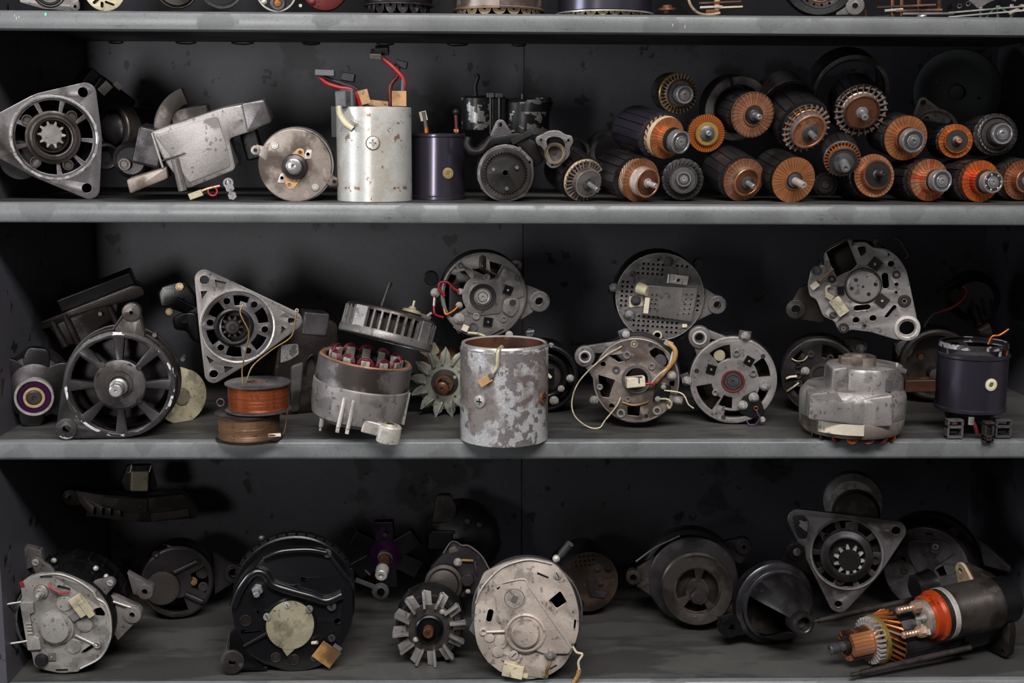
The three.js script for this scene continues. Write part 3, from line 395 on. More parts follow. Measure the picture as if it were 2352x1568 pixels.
{ // grey block: offset gear housing
  const t = new Thing('starter_motor', 'starter motor with pale grey block-shaped gear housing tipped on its side', 'starter motor', Q1, 1300, 1010, -.05, { ax: [-.12, .1] });
  const o = rounded([[1035, 900, 14], [1160, 850, 10], [1500, 725, 20], [1770, 662, 22], [1820, 805, 26], [1700, 868, 20], [1545, 925, 26], [1590, 1130, 50], [1520, 1160, 30], [1260, 1275, 36], [1150, 1130, 16], [1110, 1070, 10]], 10);
  t.add('gear_housing', t.plate(o, [], -240, 40, 12), M.alu);
  t.add('raised_cover', t.plate(rounded([[1060, 920], [1470, 775], [1520, 940], [1555, 1110], [1280, 1230], [1170, 1060]], 24), [], 30, 46, 5), M.alu);
  t.add('rib', [t.rod([1190, 1070, 50], [1238, 1280, 44], 26, 30)], M.aluM); t.add('parting_ridge', t.rod([1110, 1085, 52], [1262, 1030, 58], 8, 3), M.ironD); t.add('rib', t.rod([1045, 905, 52], [1110, 1130, 46], 8), M.zinc); t.add('dark_end', t.plate(rounded([[1620, 690], [1775, 655], [1826, 806], [1660, 880]], 20), [], -246, 46, 14), M.aluD);
  t.add('foot', [t.plate(rounded([[868, 1225], [1130, 1130], [1142, 1205], [890, 1318]], 14), [], -160, 30, 10)], M.aluB);
  t.add('bracket_strap', [t.plate([...arcSlot(1330, 890, 190, 300, 112, 185)], [], -200, -110, 8)], M.iron);
  t.add('inner_boss', t.box(1270, 800, -200, 260, 120, 160, -12), M.iron);
  t.add('yoke', t.lat(880, 1110, [[0, -90], [90, -86], [112, -110], [128, -150], [130, -500], [0, -500]]), M.dark); t.add('yoke_nut', [t.hex(845, 1130, -96, -60, 40), t.ring(845, 1130, -90, -50, 28, 42), t.cyl(845, 1130, -96, -52, 22)], M.iron);
  t.add('yoke_side', t.box(1010, 1010, -170, 190, 260, 260, 12), M.ironD); t.add('rear_case', t.box(1660, 950, -290, 120, 280, 120, -16), M.dark);
  t.add('terminal_bolt', [t.hex(1545, 1255, -10, 30, 34), t.rod([1530, 1200, 0], [1562, 1322, 10], 20), t.ring(1535, 1225, -14, 20, 20, 36), t.hex(1562, 1308, 0, 34, 32)], M.steel);
  t.add('ring_terminal', t.tor(1432, 1283, 20, 30, 7), M.red); t.wire('braid', [[1290, 1320, 10], [1390, 1270, 20], [1480, 1245, 16]], 9, M.gold); t.add('connector_lug', t.box(1320, 1310, 14, 96, 44, 30, -22), M.olive);
}
{ // round can seen end-on
  const t = new Thing('starter_motor', 'round grey starter end cap with two ears and a copper diamond plate', 'starter motor', Q2, 365, 995, -.05, { ax: [-.05, .04] });
  t.drum(372, 986, 268, -18, 330, M.aluM, 'yoke', { back: 40 });
  const o = [...arcSlot(365, 995, 0, 256, 178, 312).slice(0, 16)];
  t.add('end_cap', [t.plate([365, 990, 256], [[455, 908, 17], [272, 1080, 17]], -30, 0, 6)], M.aluB);
  for (const [x, y, w] of [[88, 890, [[95, 850], [150, 862], [190, 830], [160, 960], [110, 925]]], [640, 1098, [[640, 1062], [600, 1030], [560, 1000], [560, 1090], [612, 1132], [645, 1130]]]]) t.lug(x, y, 34, 18, -26, 8, [w], M.aluB, 'ear');
  t.add('copper_plate', t.plate(rounded([[350, 905, 20], [385, 868, 26], [425, 870, 26], [440, 960, 30], [400, 1090, 30], [355, 1155, 26], [318, 1160, 26], [285, 1100, 30], [300, 960, 30]], 20), [[400, 897, 16], [325, 1127, 16]], 1, 7, 2), M.card);
  t.add('hub', t.lat(362, 1000, [[92, 0], [90, 18], [84, 40], [62, 48], [56, 62], [0, 62]]), M.ironD);
  t.add('shaft_end', [t.lat(358, 992, [[56, 60], [54, 74], [48, 78], [15, 78], [13, 66], [0, 64]], 32)], M.steel);
  for (const [x, y] of [[225, 853], [508, 1140]]) t.add('rivet', [t.ring(x, y, 0, 14, 14, 25), t.cyl(x, y, 0, 18, 15)], M.zinc);
  for (const [x, y] of [[455, 908], [272, 1080]]) t.add('cast_pad', t.plate(rounded([[x - 34, y + 34], [x - 8, y - 34], [x + 30, y - 30], [x + 22, y + 36]], 10), [[x, y, 15]], 0, 5, 2), M.aluL);
}
{ // tall white can with brush leads
  const t = new Thing('field_frame', 'white painted motor can with rust freckles, brush cables sticking out of its top', 'field frame', Q2, 932, 1240, 0, { shelf: 1, world: 1 });
  const R = 264, top = 588, bot = 1240;
  t.add('can', t.ylat(932, 0, 0, [[R - 22, top + 200], [R - 20, top + 4], [R - 14, top], [R - 4, top], [R, top + 5], [R, bot - 4], [R - 6, bot], [0, bot]]), M.wht);
  t.add('inner_wall', t.ylat(932, 0, 0, [[R - 22, top + 4], [R - 24, bot - 20], [0, bot - 20]]), M.iron);
  t.add('screw', (() => { const a = t.plate([945, 835, 44], [cross(945, 835, 27, 8)], 0, 14, 2), b = 0; a.translate(0, 0, R - 4); return a; })(), M.zinc); t.add('screw_recess', (() => { const b = t.cyl(945, 835, -4, 2, 40); b.translate(0, 0, R - 4); return b; })(), M.ironD);
  t.add('screw_ring', (() => { const a = t.ring(945, 835, 0, 4, 43, 49); a.translate(0, 0, R - 3); return a; })(), M.rust);
  t.add('rubber_grommet', [t.box(735, 540, 190, 92, 120, 70, -2, 0, -30, 16), t.box(765, 545, 150, 110, 150, 40, 0, 0, -30, 10)], M.rubG);
  t.wire('cream_lead', [[712, 590, 225], [722, 640, 240], [760, 700, 262], [812, 742, 272]], 24, M.cream);
  t.add('lead_crimp', t.box(830, 690, 276, 30, 16, 14, 30), M.zinc);
  t.wire('red_cable', [[850, 600, 60], [800, 480, 70], [700, 455, 80], [620, 430, 90], [570, 390, 100]], 15, M.red); t.wire('dark_cable', [[900, 600, 40], [820, 470, 50], [720, 430, 70], [590, 385, 90]], 14, M.rub);
  t.add('carbon_brush', t.box(608, 358, 100, 132, 42, 70, 2), M.rubG); t.add('carbon_brush', t.box(750, 380, -40, 100, 60, 60, 10), M.dark);
  t.wire('red_cable', [[1140, 640, 60], [1145, 500, 80], [1150, 405, 90], [1090, 330, 96], [1005, 255, 100]], 16, M.red); t.add('cable_braid', t.rod([1142, 500, 84], [1146, 395, 92], 19, 15), M.rubG);
  t.wire('dark_cable', [[1050, 640, 0], [1050, 450, 10], [1095, 380, 10], [1105, 320, 0], [1080, 280, -10]], 15, M.redB); t.add('carbon_brush', t.box(962, 228, 100, 80, 36, 120, 3, 22), M.aluM); t.add('carbon_brush', t.box(1000, 200, 60, 95, 54, 80, -4, 20), M.rub); t.add('carbon_brush', t.box(1125, 290, -20, 90, 50, 60, 14), M.ironD);
  t.add('card_insulator', t.box(1118, 530, 120, 100, 104, 10, 0, 0, 10), M.card); t.add('card_insulator', t.box(868, 520, 60, 76, 100, 8, -14), M.card); t.add('card_insulator', t.box(960, 560, 0, 150, 40, 8, 6), M.card);
  t.add('edge_plate', t.box(652, 690, -60, 50, 220, 60), M.rub);
}
{ // bluish steel can
  const t = new Thing('field_frame', 'glossy blue-purple steel motor can with a brass rivet and two wire stubs', 'field frame', Q2, 1382, 1228, 0, { shelf: 1, world: 1 }), R = 192, top = 772, bot = 1228;
  t.add('can', t.ylat(1382, 0, 0, [[R - 14, top + 260], [R - 12, top + 2], [R - 4, top - 4], [R + 2, top + 4], [R + 2, top + 18], [R - 4, top + 26], [R - 4, bot - 30], [R + 3, bot - 22], [R + 3, bot - 3], [R - 6, bot], [0, bot]], 72), M.purp);
  t.add('inner_wall', t.ylat(1382, 0, 0, [[R - 14, top + 6], [R - 16, bot - 10], [0, bot - 10]]), M.purp);
  const rv = [t.lat(0, 0, [[40, 0], [38, 6], [20, 8], [17, 2], [0, 0]], 32), t.hex(0, 0, -2, 3, 15)].map((g, i) => { const q = g; q.translate(-t.X(0), -t.Y(0), 0); q.rotateY(22 * deg); q.translate(74, t.Y(1042), 176); return q; }); t.add('brass_rivet', rv[0], M.gold); t.add('rivet_core', rv[1], M.brass);
  t.wire('grey_lead', [[1305, 800, 100], [1302, 740, 104], [1296, 680, 108], [1285, 620, 112]], 15, M.rubG); t.add('lead_tag', t.box(1285, 650, 114, 50, 66, 6, -14), M.olive); t.add('copper_stub', t.rod([1305, 765, 102], [1303, 725, 104], 18, 15), M.copO); t.wire('red_lead', [[1515, 790, 60], [1512, 720, 60], [1508, 640, 60]], 13, M.redB); t.add('copper_stub', t.box(1512, 750, 62, 36, 22, 20), M.cop); t.add('lead_tag', t.ball(1508, 622, 60, 24), M.ironD);
}
{ // black flaking solenoid block at the back
  const t = new Thing('starter_motor', 'black starter with flaking silver patches standing behind the ring gear housing', 'starter motor', Q2, 1860, 620, -.26, { world: 1, pitch: 4 });
  t.add('solenoid', t.ylat(1660, 0, 0, [[0, 500], [90, 498], [112, 510], [112, 730], [0, 740]]), M.chip); t.add('yoke', t.ylat(2010, 0, -60, [[0, 520], [150, 520], [165, 540], [165, 760], [0, 780]]), M.chip); t.add('neck', t.box(1810, 620, 0, 110, 230, 120), M.blkM);
  for (const x of [1752, 1815]) t.add('through_bolt', [t.rod([x, 760, 70], [x, 490, 70], 10), t.box(x, 490, 60, 54, 36, 50)], M.gun);
  t.add('name_band', t.ylat(2040, 0, -40, [[140, 535], [158, 535], [158, 602], [140, 602]]), M.chipM); t.add('cap', t.ylat(2120, 0, -40, [[0, 505], [66, 508], [72, 548], [0, 548]]), M.chip);
  t.wire('stub_cable', [[1650, 500, 20], [1645, 430, 20], [1662, 370, 20], [1650, 350, 20]], 16, M.rub); t.add('stud', t.rod([1980, 520, 0], [1980, 485, 0], 16), M.iron);
}
{ // internal ring gear housing
  const t = new Thing('gear_housing', 'dark cast gear housing with an internal toothed ring facing forward', 'gear housing', Q2, 1862, 1042, -.06, { ax: [.06, .08] });
  const x = 1862, y = 1046, teeth = []; const n = 44; for (let i = 0; i < n; i++) for (const [f, r] of [[-.22, 150], [.22, 150], [.4, 166], [.6, 166]]) { const a = (i + f) / n * 2 * Math.PI; teeth.push([x + r * Math.cos(a), y + r * Math.sin(a)]); }
  t.add('ring_gear', t.plate([x, y, 182], [teeth], -50, 8, 3), M.iron);
  t.add('rim', t.plate(hull([[x, y, 203], [1685, 1085, 24], [2030, 960, 24], [1985, 1190, 24]]), [[x, y, 180], [2030, 968, 14], [1697, 1148, 14]], -60, -2, 4), M.aluD);
  const tabs = [[1900, 868, 20], [1955, 880, -60], [2022, 940, 40]]; for (const [a, b, r] of tabs) t.add('locating_tab', t.box(a, b, -6, 40, 24, 22, r), M.aluM);
  t.add('planet_plate', [t.plate([x, y, 150], [[x, y, 24]], -60, -34, 4)], M.ironD); for (const [a, b] of [[1775, 1021], [1943, 1006], [1872, 1156]]) t.add('planet_pin', t.cyl(a, b, -40, -12, 14), M.aluM);
  t.add('shoulder_casting', [t.plate(rounded([[1650, 880], [1760, 790], [1960, 760], [2080, 830], [2140, 960], [2080, 1010], [1930, 840], [1780, 850], [1680, 930]], 20), [], -260, -60, 12), t.lat(x, y, [[205, -60], [215, -90], [210, -400], [120, -480], [0, -480]])], M.dark);
  t.add('top_ear', [t.plate(hull([[1828, 715, 42], [1800, 790, 46], [1870, 790, 46]]), [[1825, 710, 24]], -120, -80, 6)], M.aluD);
  t.add('hook_arm', t.tube([[1600, 800, -80], [1590, 850, -70], [1625, 895, -60], [1690, 890, -70], [1760, 810, -90]], 30, 30), M.ironD); t.add('lever_bar', t.box(1975, 795, -60, 160, 44, 60, -28), M.ironD);
}
{ // three-lug cup flange
  const t = new Thing('drive_flange', 'three-lug cast flange with a pale round cup beside the ring gear housing', 'flange', Q2, 2212, 870, -.05, { ax: [.05, .1] });
  t.add('flange', t.plate(rounded([[2070, 790, 30], [2120, 770, 20], [2160, 745, 30], [2240, 740, 30], [2290, 775, 20], [2335, 780, 30], [2345, 830, 26], [2320, 860, 20], [2320, 920, 30], [2280, 960, 30], [2240, 1000, 30], [2190, 1015, 30], [2150, 985, 20], [2150, 920, 30], [2120, 860, 20], [2080, 840, 26]], 20), [[2112, 808, 17], [2308, 812, 17], [2195, 982, 17], rounded([[2140, 800], [2200, 775], [2262, 790], [2290, 830], [2290, 920], [2230, 965], [2180, 950], [2155, 880]], 30)], -40, 0, 6), M.aluM);
  t.add('cup', t.lat(2212, 905, [[60, -80], [72, -60], [78, 10], [74, 16], [66, 14], [60, -4], [50, -30], [0, -36]], 44), M.aluB); t.add('cup_bore', t.lat(2212, 905, [[46, -28], [16, -34], [14, -28], [0, -28]], 32), M.iron);
  t.add('lamp_liner', t.ring(2212, 905, -20, 4, 56, 66), M.gold); t.add('neck', t.lat(2212, 870, [[0, -60], [105, -50], [112, -100], [90, -150], [0, -150]]), M.dark);
}
{ // flange arms behind the armatures on the right
  const t = new Thing('drive_flange', 'grey triangular flange ear with one hole rising behind the copper armatures', 'flange', Q4, 1530, 640, -.2, { ax: [.05, .05] });
  t.add('ear_plate', t.plate(hull([[1462, 512, 42], [1420, 620, 40], [1660, 680, 40]]), [[1466, 520, 32], [1495, 660, 30]], -40, 0, 6), M.aluM); t.add('ring_rim', t.plate(arcSlot(1560, 780, 170, 205, 10, 170), [], -120, 6, 5), M.aluD); t.add('web', t.box(1560, 570, 0, 80, 14, 14, 40), M.aluM);
  const d = new Thing('end_disc', 'large black disc leaning in the dark corner above the armatures', 'disc', Q4, 1760, 430, -.4, { ax: [-.15, .1] });
  d.add('disc', d.lat(1760, 430, [[0, -10], [240, -10], [260, 0], [330, 10], [372, 4], [378, -10], [360, -30], [0, -40]], 64), M.rub); d.add('hub', d.lat(1760, 430, [[0, 20], [60, 16], [70, -10]]), M.rub); for (const [x, y] of [[1745, 360], [1930, 490], [1600, 330]]) d.add('rivet', d.cyl(x, y, 0, 14, 10), M.ironD);
  for (const [u, v, r, a] of [[310, 950, 150, 'dark curved field ring behind the pale-barrelled armature'], [640, 940, 185, 'dark narrow field ring behind the brown-faced armature']]) { const y = new Thing('field_frame', a, 'field frame', Q3, u, v + 40, -.24, { ax: [.2, .1], group: 'field frames around the armatures' }); y.add('frame_tube', y.lat(u, v + 40, [[r * .8, -4], [r, 0], [r, -260], [r * .8, -260], [r * .8, -4]]), M.lamin); y.add('pole_screw', y.cyl(u + r * .9, v + 40, -10, 4, 10), M.iron); }
}
// ---------------------------------------------------------------- third shelf
{ // claw rotor end with purple bearing
  const t = new Thing('alternator_rotor', 'dark claw-pole rotor with a purple-ringed bearing in the shaded left corner', 'rotor', Q5, 228, 1135, -.08, { ax: [-.02, .2] });
  for (let i = 0; i < 6; i++) { const a = (i * 60 + 25) * deg, c = Math.cos(a), s = Math.sin(a), q = (r, w) => [228 + r * c - w * s, 1085 - r * s - w * c]; t.add('claw_pole', t.plate(rounded([q(100, -90), q(210, -84), q(262, -60), q(262, 60), q(210, 84), q(100, 90)], 26), [], -150, -60, 10), M.dark); }
  t.add('rotor_face', t.lat(228, 1085, [[0, -40], [130, -40], [160, -60], [210, -70], [230, -150], [0, -160]]), M.ironD);
  t.add('bearing_ring', t.ring(228, 1135, -40, 30, 108, 126), M.zinc); t.add('purple_shield', t.ring(228, 1135, -30, 18, 70, 109), M.purpD, null, 'purple bearing shield'); t.add('inner_race', t.ring(228, 1138, -20, 30, 50, 70), M.gold); t.add('shaft', t.lat(228, 1138, [[50, 0], [48, 26], [40, 32], [14, 32], [10, 24], [0, 24]]), M.iron);
  t.add('slip_ring_body', t.lat(228, 1085, [[200, -150], [225, -170], [225, -420], [0, -430]]), M.soot);
}
{ // cast housing tipped up at the back
  const t = new Thing('end_housing', 'tipped dark cast housing with ribs and a pale screw behind the spoked alternator', 'housing', Q5, 590, 600, -.24, { ax: [-.05, .25], roll: 0 });
  t.add('flange_edge', t.plate(rounded([[230, 660], [880, 385, 30], [940, 400, 30], [955, 450, 30], [890, 480, 20], [600, 560], [300, 690]], 20), [], -150, 10, 8), M.iron);
  t.add('casing', t.plate(rounded([[320, 640], [620, 520], [780, 480], [770, 600], [520, 790], [420, 800], [360, 700]], 20), [], -260, -10, 12), M.aluD);
  for (const [a, b] of [[[360, 630], [440, 800]], [[440, 590], [520, 780]], [[720, 530], [770, 640]]]) t.add('rib', t.rod([...a, 0], [...b, 0], 20, 24), M.iron);
  t.add('pale_screw', t.cyl(665, 577, 0, 26, 13), M.ivory); t.add('top_cover', t.box(640, 460, -140, 520, 110, 160, -23), M.dark);
}
{ // big spoked alternator
  const t = new Thing('alternator', 'large dark alternator with eight-spoked front, chipped rim and bare threaded shaft', 'alternator', Q5, 800, 1058, -.012, { ax: [-.14, .2] });
  const hs = []; for (let i = 0; i < 8; i++) hs.push(arcSlot(800, 1058, 172, 312, i * 45 + 7, i * 45 + 38));
  t.add('front_frame', t.plate(hull([[800, 1055, 358], [450, 1345, 66]]), [...hs, [450, 1345, 30]], -60, 0, 8), M.ironD);
  t.add('chipped_rim', t.lat(800, 1055, [[336, -4], [338, 3], [356, 1], [364, -10], [362, -62]], 80), M.chip);
  t.lug(450, 1345, 70, 32, -70, 10, [], M.chip); t.lug(885, 580, 62, 18, -60, 16, [[[830, 580], [775, 690], [800, 740], [960, 760], [965, 700], [945, 590]]], M.iron);
  t.add('lug_rib', t.rod([830, 600, 0], [768, 690, -4], 9), M.iron); t.add('lug_rib', t.rod([945, 610, 0], [968, 710, -4], 9), M.iron);
  t.add('hub', t.lat(800, 1050, [[168, -10], [164, 8], [140, 18], [90, 20], [86, 34], [60, 36], [56, 10], [0, 8]], 56), M.aluD);
  for (const [x, y] of [[865, 930], [695, 918], [672, 990], [735, 1175], [920, 1160], [925, 940], [920, 1118]]) t.hole(x, y, 16, 15);
  t.add('shaft', t.lat(800, 1058, [[60, 20], [58, 70], [44, 76], [44, 130], [34, 134], [34, 142], [44, 146], [42, 190], [34, 196], [10, 196], [8, 186], [0, 184]], 36), M.steel);
  t.add('stator_band', t.lat(800, 1055, [[352, -62], [372, -80], [372, -190], [358, -200]], 64), M.iron); t.add('rear_frame', t.lat(800, 1055, [[362, -200], [376, -210], [360, -330], [250, -420], [0, -420]], 56), M.ironD);
  t.add('seam_rim', t.tor(800, 1055, -200, 374, 7), M.iron); t.add('rotor_face', t.lat(800, 1055, [[0, -240], [280, -244], [300, -290], [0, -300]]), M.ironD);
  for (const [x, y] of [[1198, 905], [1020, 742]]) t.add('rim_bolt', t.cyl(x, y, -190, -80, 16), M.gun);
}
{ // cream pulley
  const t = new Thing('pulley', 'cream painted pulley wheel leaning behind the spoked alternator', 'pulley', Q5, 1215, 1135, -.125, { ax: [.5, .18] });
  t.add('front_flange', t.lat(1215, 1135, [[60, 0], [140, 6], [182, 2], [186, -8], [150, -20], [112, -26]]), M.cream); t.add('groove', t.lat(1215, 1135, [[110, -24], [112, -60], [160, -76], [188, -86], [184, -96], [0, -96]]), M.cream); t.add('hub', t.lat(1215, 1135, [[0, 16], [50, 16], [60, 0]]), M.olive);
}
{ // black bracket with brass screws
  const t = new Thing('brush_holder', 'glossy black holder with two brass screw heads beside the triangular nose', 'brush holder', Q5, 1190, 500, -.2, { ax: [-.1, .06] });
  t.add('plate', t.plate(rounded([[1055, 450], [1080, 395], [1150, 375], [1230, 355], [1300, 450], [1310, 540], [1230, 580], [1120, 540], [1075, 540]], 30), [], -60, 0, 12), M.blkM);
  t.add('lower_body', t.plate(rounded([[1145, 610], [1230, 570], [1310, 580], [1330, 790], [1270, 760], [1240, 700], [1160, 690]], 24), [], -140, -20, 12), M.blkM);
  for (const [x, y, r] of [[1200, 400, 27], [1132, 567, 24]]) { const s = t.add('brass_screw', [t.ring(x, y, -10, 20, r * .7, r), t.cyl(x, y, -10, 14, r * .75)], M.gold); }
  t.boss(1230, 625, -12, 24, .6, M.ironD); t.add('clip', t.rod([1180, 480, 6], [1300, 540, 6], 9), M.ironD);
}
{ // triangular nose with kidney slots
  const t = new Thing('starter_motor', 'starter motor with triangular nose of round and kidney holes, pale worn edges', 'starter motor', Q5, 1580, 660, -.1, { ax: [.03, .08] });
  const x = 1585, y = 665, hs = []; for (let i = 0; i < 6; i++) hs.push(arcSlot(x, y, 140, 205, i * 60 + 8, i * 60 + 38));
  const hc = []; for (let i = 0; i < 6; i++) { const a = (i * 60 - 7) * deg; hc.push([x + 180 * Math.cos(a), y - 180 * Math.sin(a), 27]); }
  t.add('nose_flange', t.plate(hull([[1372, 355, 66], [1945, 625, 66], [1430, 985, 60], [x, y, 252]]), [[1370, 360, 36], [1942, 625, 32], [1430, 985, 34], [x, y, 238], rounded([[1430, 350], [1520, 370], [1500, 400], [1440, 412]], 8), rounded([[1340, 430], [1400, 425], [1350, 500]], 8), rounded([[1845, 530], [1905, 572], [1850, 610]], 8), rounded([[1870, 650], [1910, 680], [1865, 725]], 8), rounded([[1370, 845], [1440, 895], [1400, 920]], 8), rounded([[1490, 925], [1575, 935], [1500, 985]], 8)], -44, 0, 5), M.aluM);
  t.add('pocket_floor', t.plate(hull([[1372, 355, 58], [1945, 625, 58], [1430, 985, 52], [x, y, 244]]), [[1370, 360, 36], [1942, 625, 32], [1430, 985, 34], [x, y, 236]], -46, -22, 2), M.iron);
  t.add('spoked_face', t.plate([x, y, 240], [...hs, ...hc, [x, y, 112]], -26, -8, 4), M.aluD); t.add('face_rim', t.lat(x, y, [[232, -6], [234, 2], [244, 4], [250, -2]], 72), M.zinc);
  t.add('bearing_housing', t.lat(1560, 670, [[132, -12], [126, 8], [112, 14], [98, 6], [94, -80]], 56), M.dark); t.add('bearing_bore', t.lat(1560, 670, [[96, -20], [92, -90], [0, -90]]), M.iron);
  pinion(t, 1550, 670, -10, 72, 10, M.dark, M.iron); t.add('shaft_end', t.lat(1550, 672, [[44, -10], [42, 4], [20, 6], [16, 0], [0, 0]]), M.ironD);
  t.add('yoke', t.lat(x, y, [[240, -46], [250, -60], [230, -260], [200, -300], [200, -700], [0, -700]], 48), M.dark);
}
{ // two reels of copper wire
  const lower = new Thing('wire_reel', 'lower reel of dull copper wire standing under the red-copper reel', 'wire reel', Q5, 1665, 1412, 0, { shelf: 2, world: 1 });
  const R = 215; const wound = (t, c, r, v0, v1, m) => { const p = []; const n = 22; for (let i = 0; i <= n; i++) { const v = v0 + (v1 - v0) * i / n; p.push([r - 2, v], [r + 3 - rnd() * 3, v + (v1 - v0) / n * .5]); } p.push([0, v1]); return t.add('copper_wire', t.ylat(c, 0, 0, [[0, v0], ...p], 60), m); };
  const reel = (t, c, v0, v1, r, mf, mw) => { t.add('top_flange', t.ylat(c, 0, 0, [[70, v0], [r - 6, v0], [r, v0 + 4], [r, v0 + 11], [r - 10, v0 + 14], [70, v0 + 14], [70, v0]]), mf); wound(t, c, r - 22, v0 + 14, v1 - 14, mw); t.add('bottom_flange', t.ylat(c, 0, 0, [[0, v1 - 14], [r - 6, v1 - 14], [r, v1 - 10], [r, v1 - 4], [r - 8, v1], [0, v1]]), mf); t.add('core_bore', t.ylat(c, 0, 0, [[71, v0 + 1], [66, v1 - 20], [0, v1 - 20]]), mf); };
  reel(lower, 1665, 1228, 1410, 222, M.iron, M.reelB); lower.wire('loose_end', [[1830, 1340, 205], [1880, 1345, 190], [1920, 1330, 150], [1935, 1200, 80]], 5, M.copD); lower.add('tape_tag', lower.box(1865, 1343, 196, 80, 22, 5, -3), M.ivory);
  const t = new Thing('wire_reel', 'upper reel of shiny red copper wire with a bent brass wire rising from it', 'wire reel', Q5, 1725, 1225, shelfZ(1665 / 2.904, 520 + 1412 / 2.904, 2), { world: 1 });
  reel(t, 1725, 1030, 1222, 218, M.gun, M.reelA);
  t.wire('brass_wire', [[1628, 1030, 20], [1630, 940, 30], [1665, 800, 60], [1690, 690, 80], [1650, 590, 90], [1640, 545, 90], [1660, 505, 90]], 5, M.brass); t.wire('brass_wire', [[1650, 1030, 10], [1700, 920, 20], [1830, 810, 40], [1960, 720, 40], [1990, 600, 40], [2000, 545, 40]], 5, M.brass);
  t.add('wire_eye', t.tor(2000, 548, 40, 10, 3), M.zinc); t.add('wire_tab', t.box(1660, 500, 90, 44, 30, 6, 20), M.gun); t.add('side_clip', t.tor(1487, 1160, 60, 24, 6), M.iron);
}
{ // mottled housing behind the reels
  const t = new Thing('end_housing', 'grey cast housing with flaked white patch behind the reels', 'housing', Q5, 1960, 900, -.17, { ax: [.25, .2] });
  t.add('casing', t.plate(rounded([[1850, 780], [1900, 640], [2120, 600], [2240, 640], [2280, 1000], [2200, 1250], [1900, 1260], [1830, 1000]], 40), [], -300, 0, 24), M.iron);
  t.add('side_band', t.plate(rounded([[1940, 930], [2020, 900], [2010, 1230], [1950, 1240]], 20), [], -20, 20, 8), M.aluD); t.add('flaked_patch', t.plate(rounded([[1870, 790], [1980, 780], [1990, 850], [1930, 890], [1870, 910]], 14), [], 0, 8, 3), M.can);
  t.add('top_block', t.box(2090, 650, -60, 180, 160, 140, 4), M.aluD); t.wire('clip_wire', [[2030, 970, 20], [2040, 880, 30], [2080, 850, 30], [2100, 900, 30]], 8, M.dark);
}
{ // half alternator: stator ring on its housing, tilted
  const t = new Thing('alternator_half', 'open alternator half, stator coils showing over a dull aluminium housing with a lug', 'alternator', Q6, 430, 1240, -.035, { world: 1, pitch: 1, roll: -10, yaw: 4 });
  const R = 322, c = 430;
  t.add('housing', t.ylat(c, 0, 0, [[R - 30, 1010], [R - 6, 1060], [R + 12, 1080], [R + 12, 1110], [R + 4, 1240], [R - 10, 1310], [R - 60, 1345], [0, 1350]], 72), M.alu);
  t.add('stator_ring', t.ylat(c, 0, 0, [[R - 50, 960], [R - 45, 905], [R - 20, 900], [R + 2, 912], [R + 4, 1070], [R - 20, 1080]], 72), M.lamin); t.add('copper_edge', t.ylat(c, 0, 0, [[R - 30, 902], [R - 12, 896], [R - 4, 906]], 72), M.copP);
  t.add('inner_wall', t.ylat(c, 0, 0, [[R - 46, 904], [R - 60, 1200], [0, 1210]]), M.iron);
  for (let i = 0; i < 12; i++) { const a = i * 30 * deg, g = []; for (let k = 0; k < 3; k++) { const q = new THREE.TorusGeometry(52 - k * 12, 6, 6, 14, Math.PI); q.rotateY(Math.PI / 2 - a); q.translate((R - 85) * Math.cos(a), t.Y(905), (R - 85) * Math.sin(a)); g.push(q); } t.add('stator_coil', g, M.mag); const w = t.box(0, 0, 0, 46, 90, 60, 0, 0, 0); w.translate(-t.X(0), -t.Y(0), 0); w.rotateY(-a); w.translate((R - 90) * Math.cos(a), t.Y(920), (R - 90) * Math.sin(a)); t.add('slot_wedge', w, M.gg); }
  for (const x of [330, 395]) t.add('rib', [t.rod([x, 1130, R + 6 - Math.abs(x - c) * .15], [x - 10, 1330, R - 2], 15, 15), t.box(x - 12, 1340, R - 10, 26, 60, 26)], M.aluL); t.add('rib', t.rod([758, 1080, 60], [752, 1310, 50], 13), M.aluL);
  t.add('mounting_lug', [t.ylat(660, 0, 290, [[30, 1270], [72, 1270], [80, 1280], [80, 1385], [70, 1395], [30, 1395], [28, 1270]], 36), t.box(570, 1310, 250, 190, 90, 130, 6)], M.aluL); t.add('lug_washer', t.ylat(660, 0, 290, [[26, 1260], [44, 1260], [48, 1270], [26, 1270]], 28), M.olive);
  t.add('stud', [t.rod([205, 1320, 190], [203, 1380, 190], 20, 15), t.rod([203, 1380, 190], [203, 1408, 190], 8)], M.zinc);
}
